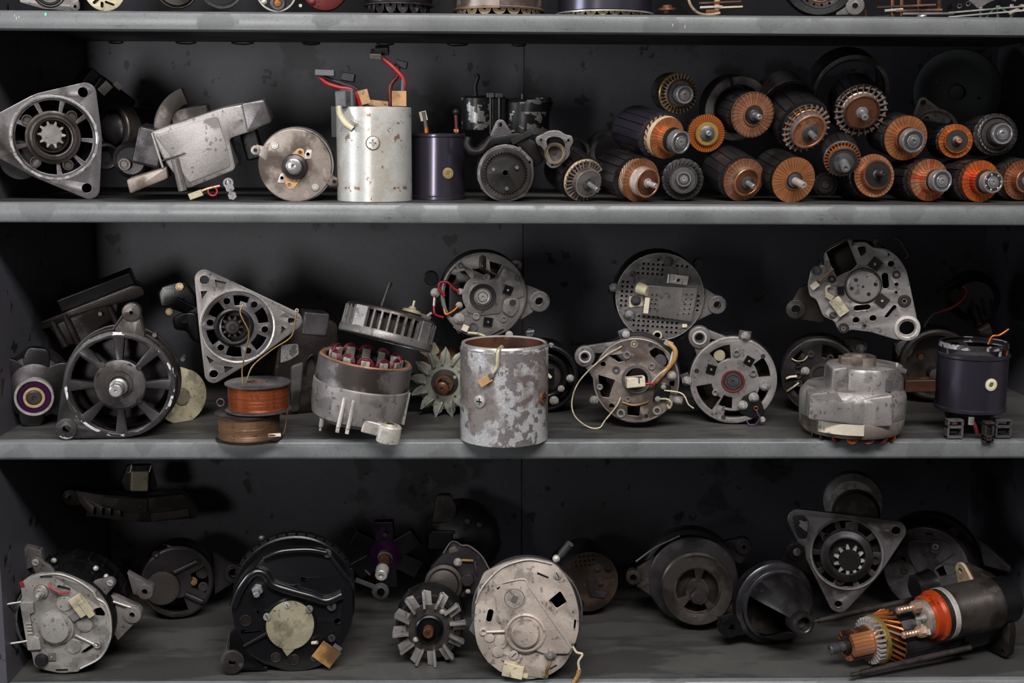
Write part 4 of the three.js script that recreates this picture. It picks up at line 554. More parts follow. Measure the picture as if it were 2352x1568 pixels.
{ // finned lid leaning on the half alternator
  const t = new Thing('end_housing', 'grey finned end housing leaning over the open alternator half', 'housing', Q6, 640, 690, -.1, { world: 1, pitch: -11, roll: -15, yaw: 4 });
  const R = 318, c = 640;
  t.add('top_plate', t.ylat(c, 0, 0, [[0, 580], [R - 40, 582], [R - 8, 592], [R, 604], [R, 618], [R - 16, 620], [0, 622]], 64), M.iron);
  t.add('lower_rim', t.ylat(c, 0, 0, [[R - 16, 740], [R + 6, 740], [R + 12, 752], [R + 12, 790], [R + 4, 798], [R - 16, 796], [R - 16, 740]], 64), M.aluM);
  for (let i = 0; i < 36; i++) { if (i % 9 === 4) continue; const a = i * 10 * deg, w = t.box(0, 0, 0, 30, 140, 15, 0); w.translate(-t.X(0), -t.Y(0), 0); w.rotateY(Math.PI - a); w.translate((R - 10) * Math.cos(a), t.Y(680), (R - 10) * Math.sin(a)); t.add('fin', w, M.aluM); }
  for (const a of [128, 38]) { const w = t.box(0, 0, 0, 100, 150, 30, 0); w.translate(-t.X(0), -t.Y(0), 0); w.rotateY((90 - a) * deg); w.translate((R - 8) * Math.cos(a * deg), t.Y(680), (R - 8) * Math.sin(a * deg)); t.add('solid_panel', w, M.alu); }
  t.add('inner_drum', t.ylat(c, 0, 0, [[0, 630], [R - 60, 630], [R - 70, 790], [0, 790]]), M.iron);
  t.add('stud', [t.rod([560, 590, 120], [575, 420, 120], 10), t.rod([575, 440, 120], [578, 400, 120], 14, 18)], M.iron); t.add('terminal', [t.ylat(770, 0, 100, [[0, 520], [20, 522], [30, 540], [60, 546], [70, 566], [0, 590]], 28), t.rod([770, 530, 100], [770, 480, 100], 9)], M.olive); t.add('bracket', t.box(850, 565, 60, 120, 26, 60, 4), M.iron); t.add('terminal', t.rod([880, 560, 80], [905, 530, 90], 10), M.zinc);
}
function fan(t, x, y, z, r, n, m, rot = 0, base = .55) { // pressed fan: disc and blades, each blade a part
  const f = t.add('fan_disc', t.lat(x, y, [[0, z - 8], [r * base, z - 8], [r * base, z], [0, z + 3]]), m);
  for (let i = 0; i < n; i++) { const a = (i * 360 / n + rot) * deg, c = Math.cos(a), s = Math.sin(a), q = (rr, w) => [x + rr * c - w * s, y - rr * s - w * c], w = r * Math.sin(Math.PI / n) * .9;
    t.add('fan_blade', [t.plate([q(r * base * .9, -w * .75), q(r * .82, -w * .5), q(r, 0), q(r * .8, w * .62), q(r * base * .9, w * .7)], [], z - 8, z + 1, 1.5), t.plate([q(r * base * .85, w * .2), q(r * .98, -w * .1), q(r * .97, w * .16), q(r * base * .85, w * .5)], [], z - 4, z + r * .1, 2)], m, f); }
  return f;
}
{ // rotor with greenish fan
  const t = new Thing('alternator_rotor', 'rotor with grey-green pointed fan blades and brassy bearing beside the mottled can', 'rotor', Q6, 1030, 1080, -.16, { ax: [-.02, .2] });
  fan(t, 1030, 1080, 0, 250, 13, M.gg, 5, .6); t.add('corner_plate', t.plate(rounded([[850, 870], [960, 800], [1000, 870], [930, 920]], 20), [[905, 850, 22]], -30, -10, 4), M.olive);
  t.add('hub', t.lat(1030, 1080, [[95, 0], [90, 14], [60, 16]]), M.iron); t.add('bearing', t.ring(1025, 1085, 0, 50, 44, 62), M.copD); t.add('shaft', t.lat(1012, 1108, [[48, 0], [46, 80], [36, 86], [12, 86], [0, 76]]), M.copD); t.add('bolt', t.cyl(1100, 1040, 0, 20, 12), M.olive);
  for (const [a, b] of [[1085, 968], [962, 975], [978, 1182], [1100, 1175]]) t.hole(a, b, 3, 6); t.add('claw_body', t.lat(1030, 1080, [[0, -10], [190, -12], [200, -60], [200, -330], [0, -340]]), M.copD);
}
function rearAlt(t, x, y, r, o = {}) { // shared bones of an alternator seen from the slip-ring end
  t.add('end_frame', t.plate(o.outline || [x, y, r], o.holes || [], -40, 0, 5), o.m || M.alu);
  t.add('rim', t.lat(x, y, [[r - 12, -1], [r - 10, 4], [r - 2, 2], [r + 1, -6], [r, -60]], 72), o.rm || o.m || M.alu);
  t.add('stator_band', t.lat(x, y, [[r - 4, -60], [r + 6, -70], [r + 6, -190], [r - 4, -200]], 64), M.ironD); t.add('front_frame', t.lat(x, y, [[r - 2, -200], [r - 6, -300], [r * .7, -380], [0, -390]], 56), o.bm || M.dark);
  t.add('inner_floor', t.lat(x, y, [[0, -150], [r * .5, -150], [r * .92, -180]]), o.im || M.iron);
}
{ // upper alternator with red leads
  const t = new Thing('alternator', 'alternator facing backwards with red leads, sitting above the mottled can', 'alternator', Q6, 1300, 480, -.13, { ax: [.08, .14] });
  const x = 1300, y = 478;
  rearAlt(t, x, y, 298, { m: M.aluM, holes: [arcSlot(x, y, 150, 270, 128, 215), rounded([[1120, 310], [1290, 280], [1410, 340], [1370, 370], [1180, 370]], 16), rounded([[1330, 760], [1440, 700], [1450, 720], [1350, 765]], 6), rounded([[1090, 690], [1150, 730], [1130, 745]], 4), rounded([[1330, 235], [1440, 265], [1390, 350], [1340, 310]], 12)] });
  t.add('smooth_plate', t.plate(rounded([[1200, 380], [1400, 360], [1440, 280], [1530, 330], [1590, 480], [1530, 500], [1430, 500], [1420, 600], [1260, 620], [1180, 590]], 20), [[x - 8, 486, 92]], -4, 10, 5), M.aluM);
  t.add('hub_ring', t.lat(1293, 487, [[96, 0], [92, 16], [66, 12], [60, -10]]), M.ironD); t.add('bearing', [t.ring(1293, 487, -8, 18, 36, 50), t.lat(1293, 487, [[36, 0], [30, 16], [10, 18], [8, 8], [0, 8]])], M.zinc); t.add('hub_floor', t.cyl(1293, 487, -20, -4, 64), M.iron);
  t.diamond(1465, 437, 14, 62, 20); t.diamond(1330, 658, 12, 62, 8); t.boss(1320, 350, 4, 24); t.boss(1250, 622, 12, 24); t.boss(1440, 642, 4, 24); t.boss(1138, 272, 2, 20, .6, M.aluD); t.boss(1525, 355, 8, 18, .6, M.aluD); t.boss(1230, 695, 4, 34, .6, M.aluD);
  for (const [a, b, q] of [[1220, 338, 17], [1138, 450, 17], [1130, 545, 18], [1130, 635, 28], [1480, 750, 20], [965, 458, 24]]) t.nut(a, b, -2, q, 16);
  t.add('rectifier_plate', t.plate(rounded([[1060, 400], [1130, 380], [1160, 560], [1150, 680], [1060, 640]], 24), [], -30, -8, 4), M.dark);
  t.lug(1690, 520, 74, 38, -90, -30, [[[1590, 400], [1690, 440], [1740, 470], [1640, 600], [1560, 650]]], M.aluM); t.lug(1525, 268, 38, 18, -80, -40, [[[1470, 250], [1510, 230], [1540, 290], [1500, 300]]], M.aluD, 'small_ear'); t.add('top_tab', t.plate(slotP(1288, 225, 1288, 280, 24), [[1285, 275, 12]], -10, 10, 4), M.iron); t.add('oval_plate', t.plate(rounded([[1440, 500], [1540, 495], [1550, 560], [1500, 630], [1430, 590]], 24), [[1500, 525, 28]], 2, 16, 4), M.aluM); t.add('round_plug', t.cyl(1500, 525, 0, 14, 27), M.aluD);
  t.wire('red_lead', [[1030, 480, 10], [990, 430, 22], [1000, 385, 26], [1050, 385, 26], [1090, 425, 20], [1130, 450, 16]], 9, M.red); t.wire('red_lead', [[960, 470, 10], [955, 560, 26], [965, 605, 30], [1020, 628, 10]], 8, M.red); t.wire('orange_lead', [[1025, 570, 10], [1040, 605, 24], [1090, 580, 22], [1125, 548, 16]], 8, M.copO); t.add('lead_sleeve', t.rod([960, 490, 20], [955, 545, 26], 9), M.zinc);
  t.add('white_tab', t.box(1172, 700, 24, 44, 44, 10, 24), M.ivory); t.wire('bare_braid', [[1190, 735, 16], [1260, 740, 24], [1310, 760, 30], [1330, 790, 30]], 12, M.olive); t.add('dark_knob', t.cyl(938, 365, -90, -40, 50), M.dark);
}
const font = await new FontLoader().loadAsync('fonts/droid/droid_sans_regular.typeface.json');
{ // mottled can with 19
  const t = new Thing('field_frame', 'tall mottled silver motor can with flaked paint, a dangling connector and 19 on it', 'field frame', Q6, 1440, 1462, 0, { shelf: 2, world: 1 }), R = 303, c = 1440, top = 800, bot = 1462;
  t.add('can', t.ylat(c, 0, 0, [[R - 34, top + 160], [R - 30, top - 4], [R - 22, top - 8], [R - 12, top - 4], [R - 8, top + 4], [R - 8, top + 18], [R, top + 24], [R, bot - 6], [R - 6, bot], [0, bot]], 88), M.can);
  t.add('top_lip', t.ylat(c, 0, 0, [[R - 32, top - 2], [R - 24, top - 12], [R - 12, top - 10], [R - 7, top + 2]], 88), M.zinc); t.add('inner_wall', t.ylat(c, 0, 0, [[R - 33, top], [R - 40, bot - 20], [0, bot - 20]], 60), M.copD);
  const on = (a, v, gs) => gs.map(g => { g.translate(-t.X(c), -t.Y(0), 0); g.rotateY(a * deg); g.translate(R * Math.sin(a * deg), t.Y(v), R * Math.cos(a * deg)); return g; });
  t.add('pole_screw', on(-33, 1152, [t.plate([c, 0, 42], [cross(c, 0, 25, 7)], -4, 12, 2)]), M.zinc); for (const a of [-33, 58]) t.add('screw_recess', on(a, a < 0 ? 1152 : 1150, [t.cyl(c, 0, -6, 0, 40)]), M.ironD); t.add('pole_screw', on(58, 1150, [t.plate([c, 0, 42], [cross(c, 0, 25, 7)], -4, 12, 2)]), M.rust);
  const tg = new TextGeometry('19', { font, size: 28, depth: 1, curveSegments: 4 }); tg.translate(-20, 0, 0); tg.rotateY(-7 * deg); tg.translate(R * Math.sin(-7 * deg) + 2, t.Y(970), R * Math.cos(-7 * deg) + 1); t.add('stamped_number', tg, M.rub, null, 'small dark printed 19');
  t.wire('bare_lead', [[1420, 780, 262], [1395, 800, 302], [1390, 850, 312], [1385, 910, 312], [1350, 960, 310]], 15, M.olive); t.add('connector_neck', t.box(1350, 965, 312, 40, 34, 24, -30), M.rubG); t.add('copper_connector', t.box(1308, 1000, 308, 90, 52, 16, -32), M.card, null, 'copper-tan flat connector');
}
{ // black alternator mostly hidden behind the can
  const t = new Thing('alternator', 'black open alternator mostly hidden behind the mottled can, pale bolts inside', 'alternator', Q7, 30, 1060, -.18, { ax: [.04, .2] });
  const x = 30, y = 1050; t.add('rim', t.lat(x, y, [[205, -30], [210, 0], [226, 2], [238, -6], [236, -280], [150, -340], [0, -340]], 72), M.dark); t.add('inner_floor', t.lat(x, y, [[0, -110], [130, -110], [212, -130]]), M.iron);
  for (const [a, b, q] of [[210, 1050, 20], [148, 1122, 18], [100, 1205, 24], [75, 825, 16]]) t.nut(a, b, -30, q, 22); t.add('regulator', t.box(70, 1040, -20, 60, 130, 40), M.blkM); t.add('pale_lead', t.rod([30, 1000, 10], [76, 1046, 6], 12), M.ivory); t.add('top_nut', [t.hex(-70, 740, -60, -30, 34), t.rod([-90, 740, -40], [-40, 735, -40], 18)], M.steel); t.add('coil_ring', t.tor(x, y, -80, 150, 30), M.blkM);
}
{ // perforated rear cover
  const t = new Thing('alternator', 'alternator with perforated grey and yellowed rear cover, on top of two others', 'alternator', Q7, 835, 490, -.14, { ax: [.12, .16] });
  const x = 832, y = 488, hs = [], C = Math.cos(4 * deg), S = Math.sin(4 * deg);
  const keep = (a, b) => (a < 850 && b < 345 && a > 660 && b > 210 && !(a < 690 && b < 300) && !(a > 720 && b < 235 && a < 800)) || (a > 930 && a < 1020 && b > 265 && b < 300) || (a < 640 && a > 560 && b > 370 && b < 560) || (a > 1085 && a < 1120 && b > 460 && b < 610) || (b > 620 && b < 750 && a > 650 && a < 960 && !(b > 720 && a > 760 && a < 870));
  for (let i = -10; i <= 10; i++) for (let j = -10; j <= 10; j++) { const a = x + i * 33 * C - j * 33 * S, b = y + i * 33 * S + j * 33 * C + 10; if (Math.hypot(a - x, b - y) < 280 && keep(a, b)) hs.push(rectP(a, b, 19, 19, 4)); }
  hs.push([818, 755, 24]);
  t.add('perforated_cover', t.plate([x, y, 304], hs, -16, 0, 1.5), M.aluM); t.add('cover_rim', t.lat(x, y, [[300, -2], [306, 0], [310, -6], [306, -90], [312, -100], [312, -220], [300, -300], [200, -360], [0, -360]], 72), M.dark); t.add('cover_lip', t.tor(x, y, -4, 304, 5), M.gg); t.add('inner_floor', t.cyl(x, y, -120, -100, 290), M.iron);
  const bx = t.add('regulator_cover', t.plate(rounded([[740, 400, 6], [1085, 425, 8], [1050, 655, 8], [705, 602, 8]], 8), [770, 800].flatMap(a => [465, 497, 527, 560].map(b => rectP(a - (b - 465) * .12 + 4, b + (a - 770) * .05, 19, 19, 4))).concat([1010, 1045].flatMap(a => [465, 497, 532, 565, 598].map(b => rectP(a - (b - 465) * .14, b, 19, 19, 4)))), 0, 42, 5), M.aluM);
  t.add('cover_floor', t.plate(rounded([[745, 404], [1080, 430], [1046, 650], [710, 598]], 8), [], 2, 26, 1), M.iron, bx); t.add('cover_front', t.plate(rounded([[835, 408, 4], [985, 418, 4], [955, 632, 4], [815, 610, 4]], 4), [], 20, 43.5, 1), M.aluM, bx);
  t.add('top_bracket', [t.plate(rounded([[890, 322, 12], [1024, 340, 6], [1012, 402, 4], [884, 385, 4]], 6), [[952, 368, 17]], 20, 40, 3), t.rod([888, 325, 36], [880, 385, 36], 9)], M.aluL);
  t.add('cream_plug', t.rod([690, 425, -6], [745, 440, 50], 46, 36), M.cream); t.add('bright_plate', t.box(736, 540, 40, 34, 110, 12, 6), M.ivory); t.add('cream_pad', t.plate(rounded([[620, 480], [720, 480], [720, 550], [620, 560]], 12), [], -1, 6, 2), M.cream);
  t.nut(885, 243, 0, 26, 22, M.gun); t.nut(665, 510, 6, 27, 24, M.gun); t.add('washer', t.ring(622, 607, 0, 10, 18, 44), M.aluM); t.nut(622, 605, 10, 20, 22, M.steel); t.add('cream_grommet', t.ring(818, 755, -4, 12, 22, 34), M.cream); t.add('white_pin', t.box(1005, 686, 10, 34, 24, 14), M.ivory); t.add('round_slot', [t.ring(645, 328, -2, 4, 17, 22), t.box(645, 328, 2, 8, 36, 4, 40)], M.iron);
  t.lug(515, 420, 30, 12, -50, -10, [[[490, 390], [540, 380], [560, 450], [486, 460]]], M.iron, 'side_ear'); t.nut(512, 420, -10, 22, 20, M.steel); t.add('corner_nut', t.hex(1095, 262, -80, -30, 34), M.ironD);
  t.lug(1230, 545, 64, 33, -100, -30, [[[1130, 420], [1220, 480], [1290, 520], [1210, 600], [1090, 660]]], M.aluM); t.add('lower_ear', t.box(990, 770, -60, 60, 50, 60, 20), M.dark);
}
{ // open alternator with white connector
  const t = new Thing('alternator', 'alternator with open rear, white plug in its hub and a looping cream wire', 'alternator', Q7, 670, 1070, -.07, { ax: [-.03, .2] });
  const x = 666, y = 1064; rearAlt(t, x, y, 298, { m: M.aluB, rm: M.alu, im: M.iron, bm: M.dark, holes: [rounded([[400, 1020], [530, 1060], [500, 1130], [480, 1200], [420, 1190], [405, 1120]], 14), rounded([[470, 890], [600, 870], [612, 940], [540, 952]], 12), rounded([[752, 862], [800, 832], [860, 860], [895, 930], [880, 985], [830, 960], [765, 905]], 14), rounded([[600, 1240], [700, 1240], [690, 1326], [600, 1318]], 12), [x + 4, 1060, 84], rounded([[890, 1070], [940, 1060], [930, 1120], [890, 1110]], 8), [440, 955, 24], [495, 1245, 24]] });
  t.add('hub_rim', t.lat(x + 4, 1060, [[84, -30], [86, 8], [96, 10], [104, 0]], 56), M.aluM); t.add('hub_floor', t.cyl(x + 4, 1060, -90, -74, 84), M.iron); t.add('diode', t.cyl(835, 935, -60, -22, 44), M.aluD); t.add('bearing_boss', t.ring(530, 995, 0, 8, 12, 28), M.aluD);
  for (const [a, b, q] of [[605, 890, 28], [775, 968, 26], [610, 1197, 22], [810, 1275, 32], [560, 1295, 32], [415, 1112, 22]]) t.boss(a, b, 2, q, .5, M.alu, 10); for (const [a, b] of [[767, 820], [735, 1312]]) t.hole(a, b, 2, 12); t.add('square_socket', [t.ring(655, 815, -2, 4, 18, 26), t.box(655, 815, 0, 18, 20, 8)], M.olive);
  for (const [a, b, q] of [[910, 1030, 24], [855, 1107, 20], [815, 1190, 22], [375, 1202, 22], [957, 1202, 22], [600, 748, 20]]) t.nut(a, b, 0, q, 18); for (const [a, b] of [[375, 1200], [955, 1200]]) t.add('ear', t.box(a, b, -12, 70, 56, 24, 14), M.aluD);
  t.add('regulator', t.plate(rounded([[800, 1080], [910, 1095], [890, 1200], [780, 1210]], 18), [], 0, 14, 4), M.dark);
  t.lug(312, 902, 72, 32, -60, 6, [[[300, 835], [560, 795], [600, 790], [590, 830], [420, 880], [330, 880]], [[300, 960], [360, 960], [420, 1010], [380, 1080], [340, 1010]]], M.aluM); t.add('lug_bush', t.ring(315, 902, 4, 14, 32, 44), M.aluL); t.lug(600, 745, 34, 14, -50, -10, [[[540, 730], [590, 710], [640, 770], [560, 790]]], M.aluD, 'top_ear');
  const cn = t.add('plug', t.box(662, 1062, 60, 132, 74, 60, -3, 0, 14), M.ivory, null, 'white plastic plug'); t.add('plug_slots', [t.box(616, 1055, 82, 20, 30, 12, -3), t.box(690, 1044, 92, 8, 40, 4, -3), t.box(662, 1026, 86, 100, 5, 6, -3)], M.gun, cn);
  t.wire('cream_wire', [[570, 830, 10], [440, 905, 30], [280, 1060, 30], [222, 1200, 26], [240, 1310, 24], [330, 1385, 24], [410, 1392, 24], [450, 1340, 24], [530, 1240, 30], [560, 1180, 14]], 5.5, M.cream); t.wire('tan_cable', [[890, 800, 30], [935, 850, 44], [925, 920, 44], [860, 1000, 44], [800, 1070, 40]], 17, M.tan); t.wire('grey_cable', [[920, 860, 34], [890, 960, 50], [830, 1010, 54], [775, 1070, 50]], 8, M.aluL); t.wire('red_lead', [[726, 1080, 64], [760, 1074, 60], [795, 1082, 50]], 9, M.red); t.wire('white_wire', [[860, 1130, 20], [950, 1138, 34], [995, 1160, 40], [1025, 1220, 40], [1060, 1250, 30]], 5.5, M.cream); t.wire('hook_wire', [[820, 1190, 20], [880, 1188, 34], [910, 1215, 40], [895, 1250, 36], [880, 1225, 30]], 8, M.olive);
  t.wire('buried_wire', [[570, 1215, 6], [650, 1235, 10], [740, 1215, 10], [750, 1200, 8]], 7, M.tan); t.add('cable_end', t.box(890, 805, 34, 60, 36, 20, 24), M.olive);
}
{ // alternator with red seal
  const t = new Thing('alternator', 'clean grey alternator rear with a red-ringed bearing, standing right of the white plug', 'alternator', Q7, 1338, 1070, -.1, { ax: [.05, .2] });
  const x = 1338, y = 1064; rearAlt(t, x, y, 300, { m: M.alu, holes: [arcSlot(x, y, 150, 245, 96, 132), arcSlot(x, y, 175, 255, 6, 38), arcSlot(x, y, 150, 255, 190, 236), arcSlot(x, y, 215, 262, 256, 290), arcSlot(x, y, 190, 250, 322, 345), arcSlot(x, y, 120, 200, 240, 268)] });
  t.add('seal_ring', t.ring(1338, 1072, -2, 8, 62, 80), M.redB, null, 'brick-red seal ring'); t.add('bearing', [t.ring(1338, 1072, -4, 12, 42, 58), t.lat(1338, 1072, [[42, 2], [38, 8], [10, 10], [8, 2], [0, 2]])], M.gun); t.add('seal_gap', t.ring(1338, 1072, -2, 4, 56, 64), M.iron);
  t.diamond(1188, 988, 4, 64, 14); t.diamond(1445, 930, 2, 60, 30); for (const [a, b, q] of [[1360, 876, 26], [1475, 1013, 26], [1218, 1150, 24], [1275, 1255, 12], [1555, 1095, 38]]) t.boss(a, b, 4, q, .5, M.alu, 12); for (const [a, b] of [[1540, 898], [1090, 1000], [1275, 1322]]) t.hole(a, b, 2, 13);
  t.add('regulator', t.plate(rounded([[1400, 1180], [1490, 1130], [1530, 1200], [1560, 1290], [1480, 1330], [1380, 1290]], 24), [], -10, 10, 5), M.dark); for (const [a, b, q] of [[1555, 1100, 26], [1480, 1180, 26], [1408, 1235, 24], [1020, 1070, 24], [1420, 762, 24], [1540, 1335, 16]]) t.nut(a, b, 6, q, 26); for (const [a, b] of [[1015, 1060], [1415, 755]]) t.add('ear', t.box(a, b, -10, 84, 60, 28, a > 1200 ? 8 : 70), M.aluD);
  t.lug(1107, 772, 76, 38, -70, 6, [[[1040, 800], [1075, 850], [1095, 920], [1160, 860], [1180, 800]], [[1160, 720], [1290, 770], [1270, 800], [1170, 780]]], M.aluM); t.add('lug_bush', t.ring(1107, 772, 4, 14, 38, 50), M.aluL); t.wire('violet_wire', [[1500, 1270, 30], [1520, 1320, 36], [1490, 1365, 30], [1450, 1365, 24], [1430, 1335, 14]], 6, M.violet); t.add('ring_terminal', [t.tor(1495, 1252, 26, 13, 5), t.rod([1500, 1265, 26], [1510, 1305, 28], 8)], M.copD); t.add('diode', t.cyl(1245, 900, -60, -30, 40), M.olive);
}
{ // D-shaped alternator on the right
  const t = new Thing('alternator', 'tilted alternator rear with round hub cap, cream connector and a big drilled corner lug', 'alternator', Q8, 665, 430, -.12, { ax: [.04, .14] });
  const o = rounded([[400, 165], [575, 75], [600, 110], [690, 108], [735, 150], [830, 160], [900, 215], [955, 300], [985, 430], [1002, 510], [1030, 640], [1040, 710, 40], [1000, 790, 50], [900, 790, 50], [730, 735], [590, 715], [545, 740], [500, 715], [480, 660], [400, 620], [355, 500], [310, 480], [296, 400], [320, 290], [400, 262]], 26);
  t.add('end_frame', t.plate(o, [rounded([[415, 170], [565, 85], [640, 270], [600, 310], [490, 360], [450, 270]], 12), [625, 650, 30], [738, 638, 30], [855, 264, 29], [892, 404, 20], [890, 458, 16], [838, 198, 14], slotP(815, 345, 822, 415, 28), slotP(630, 568, 700, 560, 28), slotP(830, 625, 880, 560, 20), [945, 518, 18], [965, 708, 58], [540, 705, 16], [357, 300, 18], [427, 258, 14], rounded([[620, 140], [690, 130], [700, 190], [650, 220]], 20)], -46, 0, 6), M.alu);
  t.add('corner_bush', t.lat(965, 705, [[58, -80], [60, 10], [68, 16], [86, 12], [90, -6], [88, -90]], 56), M.aluL); t.add('hub_cap', t.lat(670, 412, [[0, 28], [96, 28], [108, 22], [114, 6], [116, -4]], 56), M.alu); for (const [a, b, q] of [[622, 367, 11], [752, 398, 11], [593, 424, 11], [707, 465, 11], [669, 413, 7]]) t.hole(a, b, 28, q); t.add('hub_groove', t.lat(670, 412, [[116, -2], [122, 3], [128, -1]]), M.ironD);
  t.add('regulator_bay', t.plate(rounded([[418, 174], [562, 90], [636, 268], [600, 320], [492, 368], [452, 270]], 12), [], -220, -170, 2), M.iron); t.add('bay_lip', t.tube([[400, 262, 4], [404, 170, 8], [575, 80, 8], [600, 130, 4]], 9, 30), M.iron); t.add('back_floor', t.plate(hull([[640, 420, 290]]), [], -190, -174, 2), M.iron);
  t.diamond(748, 260, 6, 76, 38, M.iron); t.diamond(797, 513, 6, 76, 38, M.iron); t.add('washer', t.ring(945, 518, -2, 8, 18, 44), M.aluD); t.boss(540, 705, 2, 38, .45, M.aluD); t.boss(357, 300, 2, 34, .5, M.aluD); t.boss(427, 258, 2, 24, .5, M.alu); t.boss(890, 336, 0, 28, .5, M.aluD); t.boss(460, 362, 0, 28, .4, M.aluD); t.screw(468, 613, 4, 26, M.iron); t.hole(683, 688, 1, 10);
  t.add('cream_connector', [t.box(510, 548, 26, 130, 80, 40, 55), t.box(445, 480, 24, 50, 36, 30, 35)], M.cream, null, 'cream plastic connector block'); t.add('white_plug', t.box(345, 400, 26, 60, 44, 40, -38), M.ivory, null, 'white plug on a thin wire'); t.wire('thin_wire', [[375, 370, 26], [420, 335, 26], [470, 290, 0]], 7, M.card); t.add('connector_bracket', t.box(470, 610, 4, 100, 60, 14, 40), M.alu); t.wire('blue_loop', [[425, 470, 10], [425, 420, 20], [450, 405, 20]], 10, M.cream); t.add('black_clip', t.box(520, 440, 8, 46, 60, 20, -6), M.blkM);
  t.add('body', t.lat(640, 420, [[290, -46], [310, -60], [310, -200], [280, -300], [180, -360], [0, -360]], 56), M.dark); t.lug(212, 572, 70, 38, -170, -90, [[[240, 420], [300, 400], [420, 660], [380, 670], [220, 640], [160, 560]]], M.iron); t.lug(765, 115, 30, 12, -60, -20, [[[740, 130], [790, 130], [800, 180], [740, 180]]], M.iron, 'top_ear'); t.add('rear_bracket', t.tube([[870, 105, -80], [910, 105, -80], [970, 210, -80], [940, 240, -80]], 12, 20), M.iron);
}
{ // shaded alternator behind the cast drum
  const t = new Thing('alternator', 'shaded alternator with bent wires behind the squat cast drum', 'alternator', Q8, 370, 1040, -.17, { ax: [.03, .2] });
  const x = 370, y = 1035; rearAlt(t, x, y, 262, { m: M.ironD, rm: M.iron, holes: [arcSlot(x, y, 130, 215, 40, 85), arcSlot(x, y, 150, 215, 125, 150), arcSlot(x, y, 120, 200, 200, 260)] });
  t.add('hub', t.ring(x + 10, 1030, -4, 10, 56, 84), M.iron); t.add('hub_floor', t.cyl(x + 10, 1030, -30, -8, 60), M.iron); for (const [a, b, q] of [[310, 885, 24], [440, 910, 26], [225, 1030, 26], [230, 1085, 24], [225, 960, 22]]) t.boss(a, b, 4, q, .5, M.iron, 14); t.nut(272, 1000, 0, 22, 16); t.nut(640, 835, -40, 34, 16, M.gun);
  t.wire('bent_wire', [[145, 1050, 20], [170, 1038, 26], [215, 1034, 20]], 9, M.ivory); t.wire('bent_wire', [[150, 1140, 10], [190, 1110, 20], [230, 1080, 10]], 8, M.olive); t.wire('bent_wire', [[180, 915, 6], [215, 930, 14], [260, 925, 14], [290, 895, 6]], 6, M.olive); t.lug(620, 830, 50, 20, -80, -20, [[[530, 780], [600, 780], [660, 860], [560, 870]]], M.iron);
}
{ // rotor assembly in the dark
  const t = new Thing('brush_holder', 'dark brush assembly with a red lead and eyelet at the far right corner', 'brush holder', Q8, 1330, 560, -.28, { ax: [.1, .1] });
  t.add('housing', t.lat(1440, 500, [[0, 20], [120, 10], [170, -40], [180, -240], [0, -260]]), M.soot); t.add('plate', t.box(1315, 490, 30, 70, 120, 20, -24), M.iron); t.add('arm', t.rod([1210, 430, 20], [1330, 370, 20], 14), M.dark);
  t.wire('red_lead', [[1350, 410, 50], [1375, 440, 60], [1350, 500, 60], [1280, 555, 60], [1170, 595, 60]], 10, M.red); t.wire('dark_lead', [[1165, 595, 60], [1135, 630, 60], [1100, 690, 60]], 10, M.rubG); t.add('eyelet', t.tor(1098, 692, 60, 13, 5), M.iron); t.wire('thin_tail', [[1065, 512, 40], [1150, 525, 40], [1220, 515, 30]], 5, M.iron);
  t.add('stub_shaft', [t.rod([1420, 560, 30], [1455, 660, 80], 40, 34), t.rod([1452, 650, 78], [1462, 680, 90], 36)], M.ironD); t.add('stub_cap', t.rod([1450, 720, 90], [1500, 700, 60], 20, 70), M.iron); for (const a of [1410, 1480, 1540]) t.add('rib', t.rod([a, 500, 20], [a + 30, 620, 20], 8), M.dark);
}
